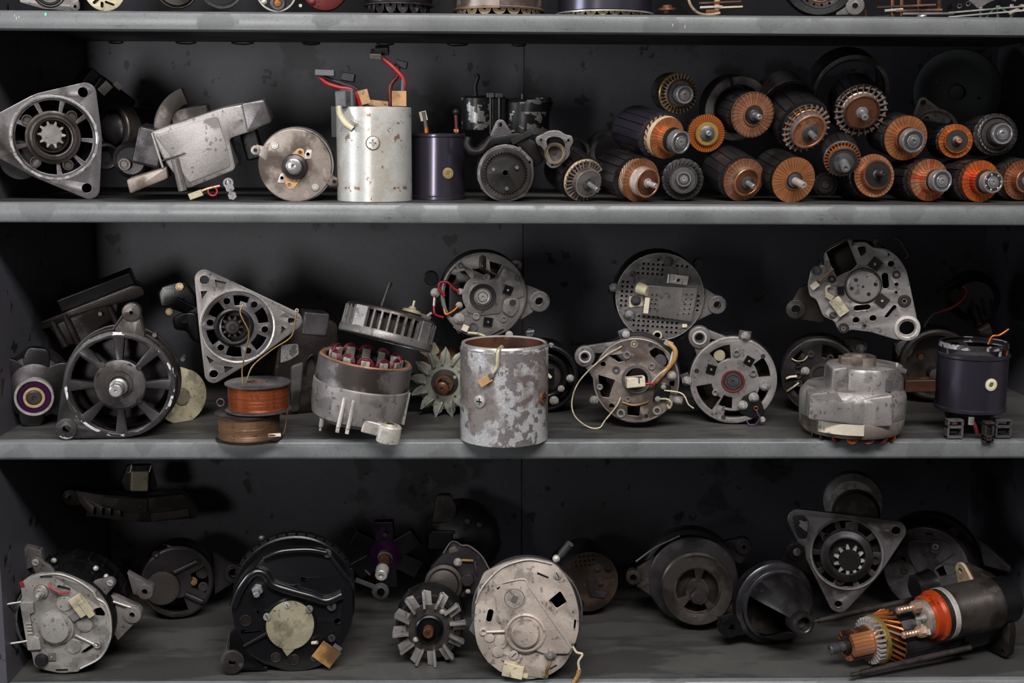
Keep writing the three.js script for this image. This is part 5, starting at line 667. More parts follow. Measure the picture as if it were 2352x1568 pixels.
{ // squat cast drum with coil loops below
  const t = new Thing('alternator_half', 'squat rough cast aluminium alternator half standing on copper coil loops', 'alternator', Q8, 610, 1462, 0, { shelf: 2, world: 1, yaw: -4 });
  const c = 610, R = 360, D = -120;
  t.add('lower_band', t.ylat(c, 0, D, [[R - 60, 1300], [R - 6, 1300], [R, 1310], [R - 4, 1390], [R - 30, 1425], [0, 1425]], 72), M.aluB); t.add('skirt', t.ylat(c, 0, D, [[0, 1100], [R - 40, 1110], [R - 4, 1150], [R + 4, 1180], [R + 2, 1310], [R - 10, 1318]], 72), M.alu);
  t.add('left_shelf', t.plate(rounded([[250, 1110], [420, 1085], [470, 1160], [800, 1110], [805, 1325], [700, 1330], [246, 1285]], 16), [], D + 190, D + R - 6, 12), M.alu);
  t.add('upper_drum', t.ylat(680, 0, D, [[0, 960], [200, 955], [255, 965], [266, 985], [272, 1150], [0, 1160]], 60), M.alu); t.add('upper_block', t.plate(rounded([[415, 960], [520, 945], [530, 1140], [410, 1150]], 20), [], D - 20, D + 230, 12), M.alu); t.add('notch_block', t.box(790, 1060, D + 262, 34, 90, 30), M.aluD);
  t.add('top_boss', t.ylat(640, 0, D + 20, [[60, 970], [70, 905], [100, 898], [112, 905], [116, 980]], 40), M.aluB); t.add('top_ridge', t.box(540, 935, D + 60, 90, 70, 100), M.aluB); t.add('top_plate', t.box(830, 965, D + 60, 210, 30, 200, 12), M.aluM); t.add('top_pin', t.rod([880, 970, D + 100], [880, 935, D + 100], 9), M.aluL);
  t.add('side_lug', t.box(1060, 1105, D, 210, 90, 120, -2), M.copD); t.add('white_label', (() => { const g = new THREE.CylinderGeometry(R + 3, R + 3, 76, 24, 1, true, -.86, .88); g.translate(0, t.Y(1355), D); return g; })(), M.ivory, null, 'worn white paper label');
  for (let i = 0; i < 9; i++) { const a = (200 + i * 20) * deg, g = []; for (let k = 0; k < 3; k++) { const q = new THREE.TorusGeometry(38 - k * 10, 5, 6, 14, Math.PI); q.rotateX(Math.PI); q.rotateY(Math.PI / 2 - a + Math.PI / 2 * 0); q.rotateY(Math.PI / 2 * 0); q.translate((R - 60) * Math.cos(a), t.Y(1424), D - (R - 60) * Math.sin(a)); g.push(q); } t.add('coil_loop', g, i % 3 ? M.redB : M.copO); }
}
{ // ring housing behind
  const t = new Thing('end_housing', 'large dark ring housing with pale edge behind the cast drum and purple can', 'housing', Q8, 1180, 960, -.25, { ax: [.25, .2] });
  t.add('ring_wall', t.lat(1180, 960, [[200, -60], [210, 0], [232, 6], [250, -4], [256, -220], [180, -280], [0, -280]], 64), M.iron); t.add('inner_floor', t.lat(1180, 960, [[0, -160], [180, -150], [205, -100]]), M.iron); t.add('bolt', t.cyl(1080, 910, -60, -20, 20), M.copD); t.add('side_boss', t.lat(1170, 1020, [[0, 30], [40, 26], [48, 0], [50, -40]]), M.aluD);
  t.lug(960, 850, 60, 26, -160, -60, [[[900, 820], [1000, 800], [1060, 800], [980, 930], [930, 960]]], M.aluM);
}
{ // purple can with brush ring under it
  const t = new Thing('field_frame', 'purple-tinted steel can with a pale hex rivet, standing on a black brush holder', 'field frame', Q8, 1420, 1440, 0, { shelf: 2, world: 1 });
  const c = 1420, R = 236, D = -60;
  t.add('can', t.ylat(c, 0, D, [[R - 12, 1000], [R - 10, 872], [R, 866], [R + 8, 872], [R + 8, 890], [R - 2, 900], [R - 2, 1236], [R + 6, 1244], [R + 6, 1262], [R - 6, 1270], [0, 1270]], 80), M.purp); t.add('inner_wall', t.ylat(c, 0, D, [[R - 13, 880], [R - 16, 1240], [0, 1240]]), M.purp);
  t.add('inner_dome', t.ylat(c, 0, D, [[0, 860], [100, 866], [150, 900], [160, 960]]), M.gun); const rv = [t.lat(0, 0, [[43, 0], [42, 8], [30, 12], [18, 10], [15, 0], [0, 0]], 32), t.hex(0, 0, 0, 6, 15)].map(g => { g.translate(-t.X(0), -t.Y(0), 0); g.rotateY(10 * deg); g.translate(42, t.Y(1055), D + R - 4); return g; }); t.add('pale_rivet', rv[0], M.ivory); t.add('rivet_core', rv[1], M.brass);
  t.add('top_ring', t.ylat(c, 0, D, [[R - 30, 800], [R - 10, 796], [R - 6, 830], [R - 30, 834]]), M.chipM); for (const [a, m] of [[200, M.gun], [330, M.copO], [300, M.zinc]]) t.add('post', t.rod([c + (R - 18) * Math.cos(a * deg), 880, D - (R - 18) * Math.sin(a * deg)], [c + (R - 18) * Math.cos(a * deg), 805, D - (R - 18) * Math.sin(a * deg)], 10), m);
  t.wire('copper_tail', [[1480, 800, 40], [1500, 745, 50], [1550, 735, 50], [1610, 695, 50]], 8, M.copO);
  t.add('holder_neck', t.ylat(c, 0, D, [[0, 1265], [170, 1270], [160, 1330], [0, 1340]]), M.ironD);
  for (const [x, w, z, m] of [[1250, 110, 120, M.rubG], [1455, 64, 190, M.iron], [1585, 110, 110, M.gun]]) { const b = t.add('brush_box', [t.box(x, 1355 + (w < 80 ? 50 : 0), z, w, 16, 60), t.box(x - w / 2 + 7, 1370 + (w < 80 ? 20 : 0), z, 14, 120, 60), t.box(x + w / 2 - 7, 1370 + (w < 80 ? 20 : 0), z, 14, 120, 60), t.box(x, 1425, z, w, 14, 60), t.box(x, 1310, z, w, 14, 60)], m); t.add('brush', t.box(x, 1375, z - 16, w * .5, 60, 40), M.soot, b); }
  t.add('copper_spring', t.ball(1245, 1330, 130, 24, 1, .9, .7), M.rust); t.wire('copper_braid', [[1350, 1290, 150], [1380, 1350, 160], [1400, 1400, 150]], 14, M.redB); t.add('post', t.rod([1345, 1280, 170], [1345, 1330, 170], 20), M.zinc);
}
// ---------------------------------------------------------------- bottom shelf
{ // slatted bracket at the back
  const t = new Thing('end_housing', 'dim slotted housing with one ear and a pale block on top, on the left', 'housing', Q9, 900, 380, -.3, { ax: [.05, .16] });
  t.add('casing', t.plate(rounded([[530, 240], [720, 280], [1000, 310], [1240, 290], [1340, 390], [1330, 460], [1000, 475], [820, 460], [640, 420], [560, 330]], 20), [660, 715, 770, 835].map(x => rectP(x, 385 + (x - 660) * .12, 34, 64)), -260, 0, 8), M.iron);
  t.add('slot_floor', t.box(760, 390, -60, 300, 110, 20, 6), M.iron); t.add('front_panel', t.plate(rounded([[715, 290], [1000, 312], [1000, 410], [860, 400], [700, 350]], 16), [], 0, 22, 6), M.aluD); t.lug(500, 290, 54, 20, -80, -20, [[[480, 245], [620, 260], [640, 340], [520, 345]]], M.iron);
  t.add('pale_block', t.box(948, 195, -40, 120, 140, 90, 2), M.olive); t.add('block_holder', t.plate(rounded([[830, 200], [870, 90], [1030, 90], [1070, 240], [1000, 280], [860, 270]], 16), [], -120, -50, 8), M.dark); t.add('wire_clip', t.tube([[865, 130, 10], [885, 130, 10], [895, 80, 10]], 4, 12), M.zinc); t.add('wire_clip', t.tube([[1010, 135, 10], [1022, 90, 10]], 4, 8), M.zinc); t.add('lower_foot', t.box(1150, 430, -30, 260, 60, 100, -6), M.iron); 
}
{ // silver-faced alternator with two pins
  const t = new Thing('alternator', 'alternator with flat silver rear face, round cap and two long pins, black ribbed body', 'alternator', Q9, 410, 1170, -.03, { ax: [-.3, .41] });
  const x = 410, y = 1165, o = rounded([[195, 880, 20], [260, 840, 20], [330, 828, 10], [450, 830, 30], [560, 880, 60], [650, 960, 40], [670, 1010, 10], [720, 1050, 40], [742, 1160, 60], [720, 1290, 60], [640, 1410, 60], [500, 1475, 20], [480, 1495, 8], [360, 1498, 40], [270, 1470, 40], [200, 1440, 30], [198, 1340, 10], [180, 1310, 8], [182, 1000, 8], [196, 960, 8]], 12);
  t.add('rear_face', t.plate(o, [rectP(370, 850, 84, 18, 3), slotP(620, 935, 660, 975, 8), slotP(440, 920, 500, 940, 14), rounded([[640, 1080], [690, 1070], [715, 1120], [690, 1150], [630, 1140]], 14), slotP(530, 1370, 590, 1335, 15), rectP(375, 1478, 84, 20, 2)], -40, 0, 2), M.aluS);
  t.add('face_rim', t.tube([[330, 832, 2], [450, 834, 3], [560, 884, 3], [650, 962, 3], [672, 1012, 3], [722, 1054, 3], [740, 1160, 3], [718, 1290, 3], [638, 1408, 3], [500, 1474, 3]], 7, 70), M.aluL);
  t.add('hub_cap', t.lat(385, 1185, [[124, 0], [120, 16], [108, 18], [100, 34], [92, 50], [60, 56], [0, 58]], 56), M.aluS); t.add('side_block', t.plate(rounded([[180, 1000], [268, 1000], [262, 1070], [232, 1080], [230, 1230], [268, 1240], [268, 1320], [182, 1320]], 8), [], 0, 20, 4), M.aluS); for (let i = 0; i < 4; i++) t.add('rib', t.box(218, 1140 + i * 22, 22, 34, 8, 10), M.aluL);
  for (const [a, b, q] of [[460, 1030, 56], [570, 1180, 56], [475, 1320, 54]]) t.add('cast_pad', t.lat(a, b, [[q, 0], [q - 4, 9], [q - 10, 10], [0, 9]], 36), M.aluS); t.add('spoke_rib', t.rod([500, 1245, 8], [630, 1325, 8], 9), M.aluL); t.boss(630, 1322, 4, 26, .5, M.alu, 12);
  t.nut(322, 945, 10, 34, 70, M.zinc); t.add('copper_washer', t.ring(322, 940, 0, 10, 30, 50), M.rust); t.add('cream_connector', [t.box(570, 1040, 30, 90, 150, 40, -28), t.box(610, 1060, 44, 40, 130, 30, -28)], M.cream, null, 'clear-cream connector clip'); t.add('connector_screw', t.box(520, 1110, 20, 60, 60, 20, -28), M.alu); t.wire('red_lead', [[385, 885, 10], [400, 915, 26], [450, 945, 30], [510, 950, 26]], 7, M.red); t.add('red_tab', t.box(208, 890, -10, 34, 44, 20, -10), M.red); t.add('black_cap', t.lat(258, 1395, [[0, 40], [36, 36], [46, 10], [46, 0]]), M.rub); t.diamond(328, 1378, 8, 50, 2, M.alu);
  for (const [b, a] of [[995, 40], [1257, 20]]) t.add('long_pin', [t.rod([190, b, 14], [a, b - 2, 60], 8), t.rod([a + 14, b - 2, 58], [a - 8, b - 2, 62], 14)], M.zinc);
  t.add('side_wall', t.lat(x, y, [[300, -36], [330, -50], [335, -70]], 56), M.aluM); t.add('black_body', t.lat(x, y, [[318, -40], [352, -90], [356, -250], [362, -260], [372, -290], [364, -430], [250, -500], [0, -510]], 64), M.blkM);
  for (let i = 0; i < 22; i++) { const a = i * 360 / 22; t.add('body_rib', (() => { const w = t.box(0, 0, 0, 26, 12, 120); w.translate(-t.X(0), -t.Y(0), 0); w.translate(368, 0, -350); w.rotateZ(a * deg); w.translate(t.X(x), t.Y(y), 0); return w; })(), M.dark); }
  for (const [a, b] of [[310, 742], [770, 912]]) { t.add('side_ear', t.plate(hull([[...t.on([a, b], -80), 34], [x + (a - x) * .72, y + (b - y) * .72, 60]]), [], -110, -80, 6), M.aluM); t.screw(a, b, -80, 22); } for (const a of [98, 52, 38]) t.add('pale_bolt', t.ball(x + 352 * Math.cos(a * deg), y - 352 * Math.sin(a * deg), -200, 20), M.aluL);
  t.lug(880, 1140, 58, 24, -190, -110, [[[740, 1000], [780, 1010], [930, 1100], [900, 1190], [760, 1310], [735, 1250]]], M.alu); t.add('lug_rib', t.rod([...t.on([770, 1040], -112), -112], [...t.on([880, 1088], -112), -112], 9), M.aluL); t.lug(985, 985, 54, 26, -470, -380, [[[880, 850], [950, 900], [1035, 960], [1000, 1040], [900, 1000]]], M.aluM); t.lug(185, 665, 56, 26, -430, -340, [[[190, 610], [330, 660], [330, 740], [220, 780]]], M.aluM);
}
{ // dim alternator behind
  const t = new Thing('alternator', 'dim greasy alternator with round cap behind the silver-faced one', 'alternator', Q9, 1200, 890, -.25, { ax: [-.04, .28] });
  const x = 1210, y = 880; rearAlt(t, x, y, 240, { m: M.ironD, rm: M.iron, holes: [rounded([[1115, 620], [1200, 640], [1240, 740], [1190, 770], [1120, 740]], 14), arcSlot(x, y, 100, 205, -25, 28), arcSlot(x, y, 110, 205, 235, 290)] });
  t.add('hub_cap', t.lat(1110, 910, [[120, 0], [114, 30], [90, 36], [0, 38]]), M.iron); t.add('chipped_patch', t.plate(rounded([[1140, 630], [1190, 650], [1170, 690], [1150, 690]], 6), [], -60, -48, 2), M.can); t.boss(1375, 825, -30, 42, .7, M.iron); t.nut(1310, 880, -30, 24, 10, M.brass); t.nut(1350, 752, 2, 16, 6, M.iron); t.nut(1375, 1015, 2, 18, 6, M.iron); t.boss(1070, 690, 2, 26, .5, M.iron); t.boss(1380, 920, -30, 34, .5, M.iron); t.add('strut', t.rod([1190, 810, 10], [1340, 745, 10], 20), M.ironD); t.add('strut', t.rod([1260, 960, 10], [1370, 1015, 10], 22), M.ironD);
  t.lug(1585, 840, 64, 40, -150, -80, [[[1450, 690], [1560, 760], [1640, 800], [1600, 900], [1460, 980]]], M.ironD);
}
{ // big glossy black alternator
  const t = new Thing('alternator', 'big glossy black alternator with a round beige tag plate and tan square plate', 'alternator', Q10, 640, 1050, -.043, { ax: [-.02, .34] });
  const x = 650, y = 1010;
  t.add('rear_frame', t.plate(rounded([[340, 720, 50], [420, 600, 60], [640, 540, 100], [900, 545, 60], [990, 660, 80], [1080, 790, 40], [1110, 950, 80], [1100, 1150, 100], [1020, 1320, 120], [860, 1450, 100], [640, 1490, 120], [400, 1400, 100], [260, 1300, 60], [190, 1100, 60], [200, 900, 60]], 40), [slotP(380, 1010, 385, 1015, 26), rounded([[230, 1120], [420, 1140], [420, 1180], [240, 1190]], 10), rounded([[690, 740], [770, 760], [760, 820], [690, 810]], 20), [985, 1110, 44]], -70, 0, 18), M.blk);
  t.add('upper_ridge', t.tube([[430, 610, 20], [560, 560, 34], [760, 552, 34], [900, 580, 24]], 22, 40), M.blk); t.add('left_ridge', t.tube([[200, 960, 12], [260, 820, 26], [350, 715, 30], [430, 720, 26], [490, 800, 26], [620, 850, 30], [780, 900, 28], [900, 940, 24], [1020, 900, 20]], 34, 70), M.blk); t.add('right_ridge', t.tube([[920, 590, 10], [1000, 700, 10], [1070, 790, 0]], 18, 24), M.blk); t.add('fin', t.rod([275, 1262, 10], [450, 1165, 26], 12, 16), M.blk);
  t.add('tag_plate', t.plate([625, 1110, 182], [], 30, 40, 3), M.olive, null, 'round beige metal tag plate'); t.add('hub', t.lat(625, 1110, [[204, 0], [196, 28], [0, 30]]), M.blk); t.add('tag_tail', t.plate(rounded([[560, 1280], [660, 1290], [600, 1345]], 8), [], 28, 36, 2), M.olive);
  for (const [a, b, q] of [[604, 972, 22], [770, 1003, 28], [450, 1050, 28]]) t.screw(a, b, 40, q, M.zinc, 'slot', 60); for (const [a, b, q] of [[910, 590, 32], [940, 985, 36], [940, 1228, 28], [805, 1372, 26]]) t.screw(a, b, 14, q, M.gun, 'slot', 70);
  t.add('terminal_bolt', [t.hex(380, 840, 10, 50, 46), t.cyl(380, 840, 40, 66, 34), t.lat(380, 840, [[24, 60], [24, 140], [18, 146], [0, 146]], 20)], M.steel); for (const [a, b, q] of [[290, 1075, 46], [515, 1360, 40], [650, 1385, 46]]) { t.add('diode', [t.ring(a, b, -6, 8, q * .72, q), t.cyl(a, b, -20, 4, q * .74)], M.iron); }
  t.add('tan_plate', t.box(900, 1340, 40, 170, 150, 16, 38), M.tan, null, 'tan insulating square plate'); t.add('plate_cap', t.box(985, 1290, 36, 70, 30, 20, 38), M.aluM); t.add('pale_stud', t.rod([790, 1255, 20], [830, 1245, 40], 14), M.ivory);
  t.lug(185, 1385, 88, 36, -70, 20, [], M.aluD); t.add('lug_web', t.plate([[170, 1180], [215, 1120], [330, 1350], [420, 1430], [262, 1432], [240, 1310], [160, 1300]], [], -60, 0, 4), M.blkM); t.add('lug_arm', t.box(330, 1445, -40, 240, 26, 40, 3), M.blkM);
  t.add('body', t.lat(x, y, [[440, -70], [470, -110], [475, -330], [440, -350], [480, -370], [484, -480], [300, -580], [0, -590]], 64), M.blkM); for (let i = 0; i < 16; i++) { const a = (20 + i * 9) * deg; const w = t.box(0, 0, 0, 24, 60, 90); w.translate(-t.X(0), -t.Y(0), 0); w.translate(484, 0, -430); w.rotateZ(a); w.translate(t.X(x), t.Y(y), 0); t.add('body_rib', w, M.dark); }
  t.add('pale_bolt', t.ball(410, 495, -120, 22), M.aluD); t.wire('side_wire', [[170, 1130, -10], [150, 1230, -10], [135, 1310, -10]], 5, M.gun);
}
{ // purple-lit rotor on a long shaft
  const t = new Thing('alternator_rotor', 'purple-tinted claw rotor with long rusty shaft lying at the back', 'rotor', Q10, 1360, 590, -.26, { ax: [-.12, .5] });
  t.add('claw_disc', t.lat(1360, 590, [[0, 10], [90, 4], [150, -20], [160, -60], [0, -60]], 48), M.purpD); for (let i = 0; i < 6; i++) { const an = i * 60 + 90, w = t.box(0, 0, 0, 190, 150, 60); w.translate(-t.X(0), -t.Y(0), 0); w.translate(190, 0, -40); w.rotateZ(an * deg); w.translate(t.X(1360), t.Y(590), 0); t.add('claw_pole', w, i ? M.dark : M.purpK); }
  t.add('collar', t.lat(1360, 590, [[60, 0], [58, 40], [48, 46]]), M.aluM); t.add('shaft', t.lat(1360, 590, [[42, 40], [40, 190], [34, 200]]), M.rust); t.add('threaded_tip', t.lat(1360, 590, [[46, 190], [50, 200], [46, 210], [50, 220], [46, 230], [50, 240], [46, 250], [46, 290], [38, 296], [20, 296], [18, 280], [0, 280]]), M.zinc); t.add('rivet', t.cyl(1370, 430, -10, 10, 18), M.iron);
  const e = new Thing('mounting_bracket', 'small dark bracket eye just under the long shaft tip', 'bracket', Q10, 1320, 865, -.2, {}); e.add('eye', e.plate([1320, 865, 68], [[1322, 868, 36]], -30, 0, 6), M.dark); e.add('arm', e.box(1200, 800, -60, 160, 40, 60, 22), M.dark); e.add('pale_tip', e.rod([1200, 700, 0], [1240, 740, 0], 12), M.iron);
}
{ // dark starter with capped top behind the fan rotor
  const t = new Thing('starter_motor', 'dark greasy motor with tall square cap standing behind the fan rotor', 'starter motor', Q11, 650, 430, -.3, { ax: [.05, .14] });
  t.add('body', t.lat(760, 480, [[0, 40], [180, 30], [280, -40], [300, -300], [0, -320]], 48), M.dark); t.add('tall_cap', t.plate(rounded([[540, 140, 20], [560, 120, 14], [655, 120, 14], [700, 220, 10], [690, 330], [510, 340]], 14), [], -120, 20, 14), M.iron); t.add('ledge', t.box(590, 400, 20, 170, 24, 90), M.ironD); t.add('front_block', t.box(570, 470, 20, 180, 130, 80, 4), M.dark); for (const [a, b] of [[780, 320], [760, 370], [870, 350]]) t.add('stud', t.cyl(a, b, 0, 50, 20), M.iron);
}
{ // dark alternator rear with slip-ring cap above the fan rotor
  const t = new Thing('alternator', 'dark alternator rear with curled rim and brass tab above the fan rotor', 'alternator', Q11, 640, 760, -.2, { ax: [-.05, .18] });
  t.add('shell', t.plate(rounded([[480, 700], [600, 570], [660, 490, 30], [700, 490, 20], [740, 515, 20], [800, 520, 30], [890, 590, 60], [950, 700, 60], [900, 860], [760, 920], [560, 900]], 30), [], -220, -20, 16), M.ironD); t.add('curled_rim', t.tube([[600, 575, -10], [655, 495, -6], [700, 490, -6], [740, 515, -6], [800, 522, -6], [890, 595, -8], [950, 700, -14]], 8, 50), M.aluM); t.add('rim_patch', t.plate(rounded([[640, 540], [690, 520], [720, 560], [640, 580]], 8), [], -20, -14, 2), M.aluM);
  t.add('slip_cap', t.lat(600, 800, [[150, -20], [146, 20], [120, 26], [110, 60], [70, 70], [0, 72]], 44), M.iron); t.add('round_post', t.lat(785, 770, [[50, -20], [48, 60], [40, 66], [0, 66]]), M.ironD); t.nut(710, 640, -10, 24, 50, M.zinc); t.add('brass_tab', t.box(785, 626, 10, 90, 16, 8, 3), M.tan); t.wire('violet_wire', [[840, 640, 0], [850, 700, 10], [860, 740, 0]], 6, M.violet); t.add('foot_plate', t.box(420, 830, 20, 180, 60, 30, -24), M.ironD); t.add('pale_screw', t.cyl(396, 856, 30, 50, 14), M.aluL); t.nut(785, 862, 20, 14, 8, M.zinc);
}
{ // rotor with folded fan blades
  const t = new Thing('alternator_rotor', 'steel rotor with folded grey fan blades and bare copper-red shaft tip, on the bottom shelf', 'rotor', Q11, 485, 1150, -.066, { ax: [-.02, .3] });
  const x = 490, y = 1145; t.add('fan_disc', t.lat(x, y, [[0, -16], [190, -16], [195, -6], [150, 8], [0, 10]], 48), M.iron); for (let i = 0; i < 12; i++) { const a = (i * 30 + 8) * deg, c = Math.cos(a), s = Math.sin(a), q = (r, w) => [x + r * c - w * s, y - r * s - w * c], m = i === 2 || i === 3 ? M.zinc : M.alu; t.add('fan_blade', [t.plate([q(150, -44), q(270, -52), q(288, 0), q(276, 20), q(150, 14)], [], -12, -2, 2), t.plate([q(160, 4), q(284, -6), q(284, 16), q(160, 22)], [], -6, 56, 3)], m); }
  t.add('hub_ring', t.lat(x, y, [[112, 0], [108, 40], [96, 48], [88, 40], [84, 30], [0, 30]], 48), M.blkM); t.add('shaft', t.lat(x - 6, y + 8, [[42, 30], [40, 110], [34, 118], [12, 118], [8, 108], [0, 108]], 32), M.copD); for (const [a, b] of [[385, 1230], [590, 1025]]) t.nut(a, b, 8, 16, 12, M.zinc);
  t.add('claw_body', t.lat(x, y, [[0, -20], [250, -26], [262, -60], [262, -360], [0, -370]], 48), M.ironD); t.add('pole_ring', t.ring(x, y, -40, -14, 190, 258), M.ironD);
}
{ // warm grey alternator in front
  const t = new Thing('alternator', 'warm grey cast alternator with round worn cap and cream connector, bolt standing on top', 'alternator', Q11, 1220, 1120, -.008, { ax: [-.03, .33] });
  const x = 1235, y = 1130;
  t.add('rear_frame', t.plate(rounded([[870, 830, 30], [910, 740, 30], [1060, 670, 60], [1250, 630, 80], [1440, 660, 60], [1530, 740, 50], [1600, 860, 60], [1640, 1000, 80], [1640, 1170, 60], [1600, 1290, 20], [1570, 1350, 30], [1520, 1430, 50], [1400, 1510, 60], [1220, 1540, 60], [1080, 1500, 20], [1020, 1470, 20], [920, 1390, 60], [850, 1270, 60], [830, 1100, 60], [850, 960, 60]], 30), [rounded([[1400, 940], [1500, 860], [1560, 960], [1470, 1020]], 20), rectP(1050, 836, 90, 22, -24), rectP(1366, 752, 100, 24, 22), rectP(1608, 1122, 24, 90, 6), slotP(962, 1025, 945, 1095, 26), rectP(1440, 1440, 70, 20, -30), slotP(940, 1395, 1010, 1450, 10)], -60, 0, 4), M.aluW);
  t.add('raised_panel', t.plate(rounded([[1010, 960, 30], [1000, 900, 30], [1060, 800, 40], [1220, 770, 10], [1260, 830, 10], [1380, 1000, 10], [1580, 1290, 10], [1560, 1330, 20], [1460, 1330, 20], [1360, 1330, 60], [1100, 1200, 60], [1050, 1130, 40], [1016, 1040, 40]], 20), [[1148, 915, 22]], 0, 26, 6), M.aluW); t.add('panel_edge', t.tube([[1060, 800, 26], [1220, 772, 26], [1262, 832, 26], [1380, 1000, 26], [1500, 1170, 26], [1580, 1288, 22]], 8, 60), M.aluL); t.add('rim_edge', t.tube([[850, 960, 2], [880, 880, 4], [935, 800, 4], [1060, 690, 4], [1250, 634, 6], [1440, 664, 4]], 8, 50), M.aluL);
  t.add('worn_cap', t.lat(1230, 1170, [[160, 10], [154, 38], [140, 44], [126, 30], [112, 30], [108, 64], [96, 78], [60, 82], [0, 84]], 64), M.aluW); t.add('screw_disc', [t.tor(1148, 915, 26, 76, 3), t.box(1148, 918, 28, 44, 54, 8, 26), t.box(1118, 865, 28, 6, 30, 4, -20)], M.aluM);
  for (const [a, b, q] of [[1060, 1060, 60], [1040, 1250, 52], [1015, 1325, 44], [950, 1215, 40]]) t.add('cast_pad', t.lat(a, b, [[q, 0], [q - 3, 10], [q - 10, 12], [0, 10]], 36), M.aluW); t.boss(905, 1172, 4, 30, .5, M.aluW, 14); t.add('spoke_rib', t.rod([930, 1172, 10], [1070, 1165, 10], 12), M.aluW); t.boss(903, 832, -2, 26, .5, M.aluM);
  t.add('cream_connector', [t.box(1132, 1448, 40, 160, 110, 50, 12), t.box(1225, 1488, 40, 40, 34, 30, 12)], M.cream, null, 'cream plastic connector with dark smears'); t.screw(1138, 1345, 26, 34, M.aluL, 'slot', -40); t.add('connector_bracket', [t.box(1110, 1370, 12, 130, 60, 20, 16), t.box(1180, 1365, 20, 24, 60, 24, 30)], M.aluW); t.nut(1418, 1335, 10, 36, 40, M.alu); t.wire('cream_lead', [[1416, 1375, 50], [1405, 1410, 60], [1390, 1450, 56], [1390, 1490, 40]], 13, M.tan); t.wire('green_wire', [[1255, 1492, 40], [1320, 1500, 46], [1390, 1505, 40], [1400, 1490, 36]], 5, M.green);
  t.screw(1480, 745, 2, 32, M.zinc, 'slot', 60); t.add('top_bolt', [t.rod([1500, 620, -60], [1575, 525, -30], 26), ...[0, 1, 2, 3, 4, 5].map(i => t.rod([1515 + i * 11, 601 - i * 14, -55 + i * 5], [1521 + i * 11, 593 - i * 14, -52 + i * 5], 30))], M.gun); t.add('bolt_base', t.ball(1470, 640, -50, 30), M.aluL);
  t.wire('tail_wire', [[1590, 1280, 0], [1620, 1320, 14], [1665, 1335, 20], [1635, 1390, 20], [1640, 1450, 20]], 10, M.cream); t.add('tail_sleeve', t.tube([[1640, 1450, 20], [1632, 1490, 16], [1612, 1530, 12], [1596, 1552, 8]], 18, 20), M.card); t.add('tail_clip', t.box(1600, 1270, -10, 40, 30, 20), M.dark);
  t.add('body', t.lat(x, 1100, [[405, -60], [425, -80], [428, -240], [440, -250], [436, -330], [400, -430], [250, -500], [0, -510]], 64), M.aluD); t.add('seam_rim', t.tor(x, 1100, -240, 430, 7), M.aluM); t.add('corner_flange', t.plate(rounded([[790, 1170], [830, 1090], [850, 1180], [860, 1240]], 6), [], -60, -30, 3), M.aluM);
}
{ // brown perforated alternator in the dark
  const t = new Thing('alternator', 'dim brown alternator with perforated cover behind the warm grey one', 'alternator', Q11, 1720, 760, -.255, { ax: [.22, .28] });
  const x = 1720, y = 790, hs = []; for (let i = 0; i < 5; i++) for (let j = 0; j < 3; j++) hs.push(rectP(1600 + i * 34 + j * 8, 605 + j * 34 - i * 4, 18, 18, -10)); t.add('perforated_cover', t.plate([x, y, 225], hs, -16, 0, 2), M.brownD); t.add('shell', t.lat(x, y, [[222, -6], [232, -20], [250, -160], [260, -330], [150, -420], [0, -420]], 56), M.ironD); t.add('cover_floor', t.cyl(x, y, -110, -90, 210), M.iron); t.add('regulator', t.plate(rounded([[1700, 760], [1760, 760], [1770, 850], [1860, 860], [1850, 910], [1730, 900]], 12), [], 0, 14, 3), M.ironD); for (const [a, b] of [[1775, 680], [1805, 788], [1860, 680]]) t.nut(a, b, 2, 24, 14, M.iron); t.lug(1660, 960, 40, 20, -40, 0, [], M.iron, 'ear');
}
{ // pulley alternator
  const t = new Thing('alternator', 'dark brown alternator with a wide three-spoked pulley and centre nut facing forward', 'alternator', Q12, 625, 910, -.19, { ax: [.06, .28] });
  const x = 622, y = 910;
  const hs = [arcSlot(x, y, 84, 148, 100, 205), arcSlot(x, y, 84, 148, 232, 300), arcSlot(x, y, 84, 148, -40, 72)]; t.add('pulley_face', t.plate([x, y, 168], hs, -20, 10, 6), M.iron); t.add('pulley_rim', t.lat(x, y, [[160, -10], [164, 8], [200, 20], [244, 24], [252, 12], [250, -10], [220, -40], [222, -60], [252, -84], [250, -110], [200, -112]], 72), M.iron); t.add('pulley_floor', t.cyl(x, y, -118, -90, 215), M.iron); t.add('hub_nut', [t.hex(632, 940, 6, 60, 64), t.cyl(632, 940, 50, 66, 38)], M.aluD);
  t.add('fan_plate', t.lat(x - 20, y - 30, [[0, -120], [300, -124], [318, -134], [314, -150], [0, -150]], 64), M.ironD); t.add('body', t.lat(x - 40, y - 60, [[300, -150], [330, -180], [335, -300], [300, -420], [0, -440]], 56), M.ironD); 
  t.lug(165, 835, 52, 30, -220, -130, [[[190, 770], [500, 560], [560, 620], [350, 1000], [190, 900]]], M.iron); t.add('pale_edge', t.tube([[190, 755, -126], [330, 650, -120], [500, 565, -120]], 8, 20), M.aluM); t.lug(950, 595, 58, 20, -300, -210, [[[800, 570], [950, 530], [1000, 620], [930, 720], [820, 660]]], M.ironD);
  for (const [a, b] of [[606, 1090], [632, 1090]]) t.add('pale_fleck', t.ball(a, b, 22, 7, 1, .7, .4), M.aluD);
}
